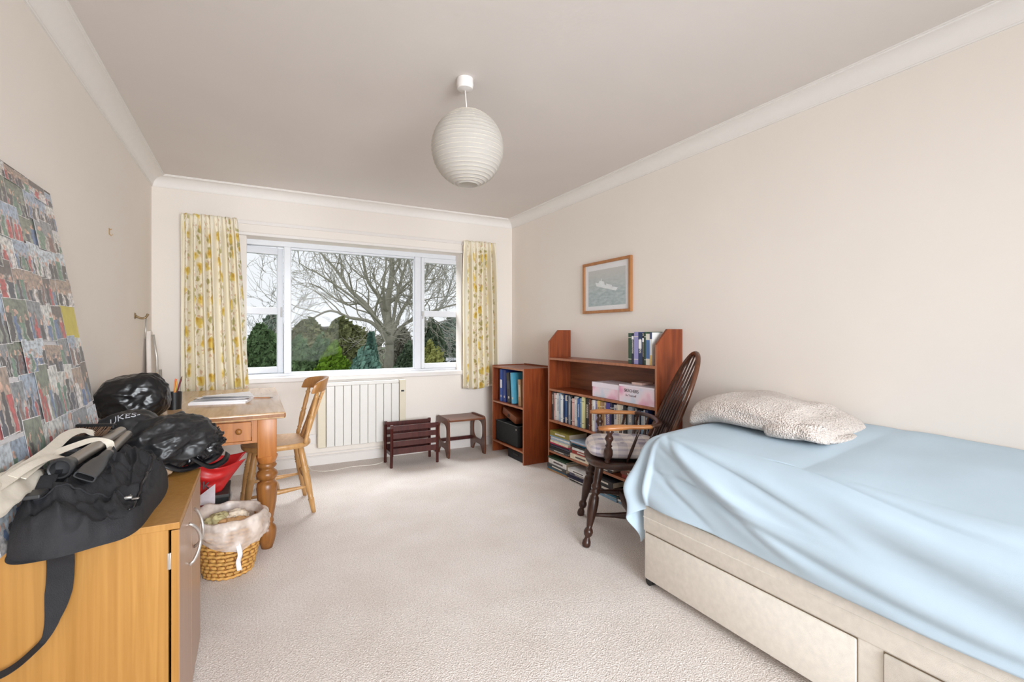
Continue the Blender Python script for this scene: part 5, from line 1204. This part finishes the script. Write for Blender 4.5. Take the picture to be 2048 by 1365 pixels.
# ------------------------------------------------------------------ outside
F_, R_c = Vector((math.sin(YAW), math.cos(YAW), 0)), Vector((math.cos(YAW), -math.sin(YAW), 0))
GZ = -2.6
def outp(side, dist, z=GZ):      # a place in the garden: metres to the side of the camera axis and metres away along it
    p = F_*dist+R_c*side; return Vector((p.x, p.y, z))
m = MB(); m.box(-70, 90, 5.2, 130, GZ-.2, GZ); struct(m.build('ground_outside', plain('winter_lawn', srgb(104, 116, 84), .95, .25, 1.2)), 'winter lawn outside the window')
BARK = plain('grey_bark', srgb(172, 168, 154), .95, .15, 4)
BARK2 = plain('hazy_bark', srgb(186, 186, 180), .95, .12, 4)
def tree(name, label, base, limbs, depth, seed, mat, twig=.012, right=None, dec=.72, maxn=5200, rs=.55):
    rnd = random.Random(seed); m = MB(); cnt = [0]
    t = thing(name, label, 'tree', base, group=None)
    rt = R_c; dn = F_
    tk = MB()
    def grow(p, d, L_, r, lev):
        if cnt[0] > maxn or lev > depth: return
        n = 4 if lev < 3 else 3; pts = [p.copy()]; q = p.copy(); dd = d.normalized(); step = L_/n
        for i in range(n):
            jit = Vector((rnd.gauss(0, 1), rnd.gauss(0, 1), rnd.gauss(0, 1)))*(.16+.03*lev); dd = (dd+jit+Vector((0, 0, .045))).normalized(); q = q+dd*step; pts.append(q.copy())
        r1 = r*.62; cnt[0] += n
        m.tube(pts, [r+(r1-r)*i/n for i in range(n+1)], 6 if r > .06 else 4 if r > .025 else 3, cap=False)
        nb = rnd.choice((2, 3, 3)) if lev < depth-1 else 3
        for i in range(nb):
            k = rnd.uniform(.35, 1.0) if i else 1.0; idx = min(n, max(1, round(k*n))); sp_ = rnd.uniform(.35, .85) if i else .25
            ax = Vector((rnd.gauss(0, 1), rnd.gauss(0, 1), rnd.gauss(0, 1))).normalized(); nd = (dd+ax*sp_).normalized()
            grow(pts[idx], nd, L_*rnd.uniform(dec-.08, dec+.1), max(twig, (r1 if i == 0 else r1*.78)), lev+1)
    for (pl, rl, kids) in limbs:      # limbs in (side, toward/away, up) metres from the base
        pts = smoothpts([rt*a+dn*b+Vector((0, 0, c)) for a, b, c in pl], 5); n = len(pts)
        rl = (rl[0]*rs, rl[1]*rs); tk.tube(pts, [rl[0]+(rl[1]-rl[0])*i/(n-1) for i in range(n)], 9)
        if not kids: continue
        for j in range(kids):
            k = .30+.70*j/(kids-1) if kids > 1 else 1; idx = int(k*(n-1)); d = (pts[min(idx+1, n-1)]-pts[max(idx-1, 0)]).normalized()
            ax = Vector((rnd.gauss(0, 1), rnd.gauss(0, 1)*.8, rnd.gauss(0, 1))).normalized(); ax = (ax-d*ax.dot(d)).normalized()
            nd = (d*.7+ax*(.75 if j < kids-1 else .1)).normalized(); r_ = (rl[0]+(rl[1]-rl[0])*k)*(.55 if j < kids-1 else .95)
            cnt[0] = max(0, cnt[0]-0); grow(pts[idx], nd, rnd.uniform(1.4, 2.0), r_, 2)
    tk.build('trunk', mat, t, smooth=True); o = m.build('branches', mat, t, recalc=False); o['kind'] = 'stuff'
    return t
D = 24.0; px = D/956
def tp(u, v, b=0): return ((u-778)*px, b, (667-v)*px+1.17-GZ)
base = outp((778-1024)*px, D)
limbs = [
    ([tp(778, 812), tp(777, 745), tp(779, 700), tp(780, 672)], (.52, .34), 0),
    ([tp(780, 690), tp(776, 640), tp(776, 600), tp(784, 545), tp(782, 480), tp(790, 400)], (.40, .12), 9),
    ([tp(778, 688), tp(758, 650), tp(732, 610), tp(700, 580), tp(672, 540), tp(640, 505)], (.30, .07), 9),
    ([tp(776, 680), tp(742, 645), tp(700, 636), tp(660, 622), tp(620, 640), tp(588, 655)], (.19, .04), 8),
    ([tp(776, 672), tp(760, 600), tp(735, 560), tp(722, 500), tp(700, 440)], (.22, .06), 8),
    ([tp(782, 676), tp(800, 630), tp(818, 600), tp(840, 570), tp(880, 520)], (.20, .05), 7),
    ([tp(784, 684), tp(808, 650), tp(850, 628), tp(900, 612), tp(960, 600)], (.18, .04), 8),
    ([tp(783, 664), tp(795, 590), tp(812, 530), tp(836, 470)], (.18, .05), 7),
    ([tp(781, 672, 0), tp(770, 640, -1.5), tp(740, 600, -3), tp(690, 560, -4)], (.18, .05), 7),
    ([tp(778, 735), tp(765, 722), tp(752, 700), tp(747, 682), tp(770, 672)], (.16, .07), 3),
    ([tp(745, 695), tp(760, 680), tp(785, 672), tp(810, 668), tp(830, 676)], (.10, .03), 5),
]
tree('bare_oak', 'large bare spreading oak filling the central window pane', base, limbs, 6, 42, BARK, twig=.0085, maxn=22000)
D2 = 27.0; px2 = D2/956
def tq(u, v): return ((u-838)*px2, 0, (667-v)*px2+1.17-GZ)
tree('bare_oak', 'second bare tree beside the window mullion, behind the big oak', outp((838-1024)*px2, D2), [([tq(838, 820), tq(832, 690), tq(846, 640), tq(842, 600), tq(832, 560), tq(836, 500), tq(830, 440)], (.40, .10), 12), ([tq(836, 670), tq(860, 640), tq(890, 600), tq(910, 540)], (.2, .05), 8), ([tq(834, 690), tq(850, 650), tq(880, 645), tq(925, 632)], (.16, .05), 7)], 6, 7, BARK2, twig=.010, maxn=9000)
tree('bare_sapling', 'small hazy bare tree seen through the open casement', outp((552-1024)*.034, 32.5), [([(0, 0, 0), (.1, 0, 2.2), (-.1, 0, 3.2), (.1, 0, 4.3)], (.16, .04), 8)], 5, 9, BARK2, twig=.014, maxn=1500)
def leafmat(name, c, var=.25):
    c = tuple(min(1, x*1.3) for x in c)
    m, nt, b = new_mat(name); L = nt.links.new; g = N(nt, 'TexCoord'); n = N(nt, 'TexNoise'); n.inputs['Scale'].default_value = 3.4; n.inputs['Detail'].default_value = 6; n.inputs['Roughness'].default_value = .75; L(g.outputs['Object'], n.inputs['Vector'])
    r = ramp(nt, [(.25, tuple(x*(1-var*1.6) for x in c)), (.5, c), (.78, tuple(min(1, x*(1+var*1.4)) for x in c))]); L(n.outputs['Fac'], r.inputs['Fac']); L(r.outputs[0], b.inputs['Base Color']); b.inputs['Roughness'].default_value = .9; b.inputs['Specular IOR Level'].default_value = .1; return m
def bush(name, label, u, vtop, wpx, dist, mat, seed, n=2600, leaf=.16, conical=False, cat='shrub'):
    rnd = random.Random(seed); k = dist/956; top = (667-vtop)*k+1.17; h = top-GZ; hw = wpx*k/2
    t = thing(name, label, cat, outp((u-1024)*k, dist))
    m = MB(); vs_ = []; fs = []
    for i in range(n):
        z = h*(.35+.65*rnd.random()**.7); f = z/h; a = rnd.uniform(0, 2*PI)
        if conical: rad_ = hw*(1.02-f)*1.1
        else: rad_ = hw*math.sqrt(max(.02, 1-max(0, (f-.55)/.45)**2))
        nn = noise.noise((math.cos(a)*1.5+seed, math.sin(a)*1.5, z*.8)); rad_ *= (1+.45*nn)*rnd.uniform(.72, 1.03); z *= 1+(.16*noise.noise((math.cos(a)*1.8, math.sin(a)*1.8+seed, rad_)) if not conical else 0)
        z += .0
        c = Vector((rad_*math.cos(a), rad_*math.sin(a), z)); s = leaf*rnd.uniform(.6, 1.4)
        d1 = Vector((rnd.gauss(0, 1), rnd.gauss(0, 1), rnd.gauss(0, 1))).normalized(); d2 = d1.orthogonal().normalized(); d3 = d1.cross(d2)
        b = len(vs_); vs_ += [c-d2*s, c+d3*s*.55, c+d2*s, c-d3*s*.55]; fs.append((b, b+1, b+2, b+3))
    m.add(vs_, fs); o = m.build('foliage', mat, t, recalc=False); o['kind'] = 'stuff'
    core = MB(); pr = []
    for i in range(9):
        f = i/8; pr.append(((hw*.58*((1-f) if conical else math.sqrt(max(0, 1-max(0, (f-.5)/.5)**2)))), f*h*.84))
    core.lathe(pr, 12); core.build('inner_growth', mat, t, smooth=True)
    s = MB(); s.tube([(0, 0, 0), (.05, 0, h*.4), (0, .05, h*.8)], [.09, .06, .02], 7); s.build('stem', BARK, t)
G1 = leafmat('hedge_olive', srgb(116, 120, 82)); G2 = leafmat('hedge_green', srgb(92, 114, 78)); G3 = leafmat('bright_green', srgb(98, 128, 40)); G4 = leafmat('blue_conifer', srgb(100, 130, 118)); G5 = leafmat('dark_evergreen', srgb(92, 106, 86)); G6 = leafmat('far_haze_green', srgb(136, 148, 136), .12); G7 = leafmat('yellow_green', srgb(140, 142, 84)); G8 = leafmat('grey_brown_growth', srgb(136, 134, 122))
bush('evergreen_shrub', 'dark green shrub seen through the open casement', 520, 662, 62, 17, G2, 1, 2600, .13)
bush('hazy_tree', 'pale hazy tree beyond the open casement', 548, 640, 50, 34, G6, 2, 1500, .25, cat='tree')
bush('olive_shrub', 'tall olive evergreen at the start of the central hedge', 618, 652, 90, 20, G1, 3, 3600, .15)
bush('green_shrub', 'green shrub in the middle of the central hedge', 690, 652, 100, 21, G1, 4, 3600, .15)
bush('dark_shrub', 'low dark green shrub nearest the central sill corner', 602, 692, 70, 12, G2, 5, 3000, .09)
bush('bright_shrub', 'bright lime green shrub below the hedge', 668, 708, 84, 11.5, G3, 6, 3000, .08)
bush('mid_shrub', 'small mid green shrub between lime and conifer', 640, 690, 60, 13.5, G2, 16, 2200, .09)
bush('blue_conifer', 'blue-green conifer in front of the oak trunk', 742, 668, 70, 16, G4, 7, 3600, .12, conical=True)
bush('low_conifer', 'spreading blue-green conifer below the oak', 728, 712, 90, 11, G4, 8, 2600, .07)
bush('brown_shrub', 'grey-brown thicket behind the oak trunk', 800, 664, 60, 28, G8, 9, 2400, .2)
bush('dark_evergreen', 'dark evergreen to one side of the oak trunk', 818, 696, 62, 15, G5, 10, 2600, .1)
bush('round_evergreen', 'dark rounded evergreen seen in the closed casement', 866, 652, 50, 24, G5, 11, 3000, .15)
bush('yellow_shrub', 'yellow-green shrub below the dark rounded evergreen', 862, 694, 40, 14, G7, 12, 2400, .08)
bush('low_yellow_shrub', 'low olive shrub beside the parked white car', 872, 722, 56, 11, G7, 18, 2000, .06)
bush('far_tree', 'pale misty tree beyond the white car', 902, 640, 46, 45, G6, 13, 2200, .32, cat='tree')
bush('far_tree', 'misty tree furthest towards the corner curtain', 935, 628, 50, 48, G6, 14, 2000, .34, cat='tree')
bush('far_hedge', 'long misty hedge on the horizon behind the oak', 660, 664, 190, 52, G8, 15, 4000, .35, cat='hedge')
# road and parked white car
m = MB(); p = outp(-3.2, 27); m.box(-4.5, 4.5, -7, 9, GZ, GZ+.02, M=Matrix.Translation((p.x, p.y, 0)) @ Matrix.Rotation(.3, 4, 'Z')); struct(m.build('road_outside', plain('wet_tarmac', srgb(150, 150, 150), .7)), 'grey driveway beyond the shrubs')
def car():
    k = 26/956; c = outp((890-1024)*k, 26, GZ+.022); t = thing('parked_car', 'white car parked beyond the shrubs, roof showing', 'car', c, math.radians(30))
    sd = 1.95-.0
    Z = 1.17-(718-667)*k-GZ-1.45      # lifts the car onto its bank
    bank = MB(); bank.prism([(-3.4, 0), (3.4, 0), (2.8, max(.3, Z)), (-2.8, max(.3, Z))], -1.6, 1.6, 'y'); bank.build('grass_bank', G5, t)
    Z = max(.3, Z)
    prof_ = [(-2.05, .45), (-2.0, .85), (-1.2, .98), (-.55, 1.42), (.75, 1.45), (1.5, 1.02), (2.05, .92), (2.1, .45)]
    m = MB(); m.prism([(a, b+Z) for a, b in prof_]+[(2.1, .3+Z), (-2.05, .3+Z)], -.8, .8, 'y'); m.build('car_body', plain('white_paint', srgb(238, 242, 250), .25, .0), t, bevel=.08, smooth=True, auto=50)
    m = MB(); m.prism([(-1.02, 1.02+Z), (-.50, 1.36+Z), (.70, 1.38+Z), (1.32, 1.04+Z)], -.805, .805, 'y'); m.build('side_windows', plain('dark_glass', srgb(60, 70, 78), .1), t)
    for a in (-1.3, 1.35):
        for b in (-.72, .72):
            m = MB(); m.tube([(a, b-.1, .32+Z), (a, b+.1, .32+Z)], .32, 18); m.build('wheel', BLACKG, t)
car()
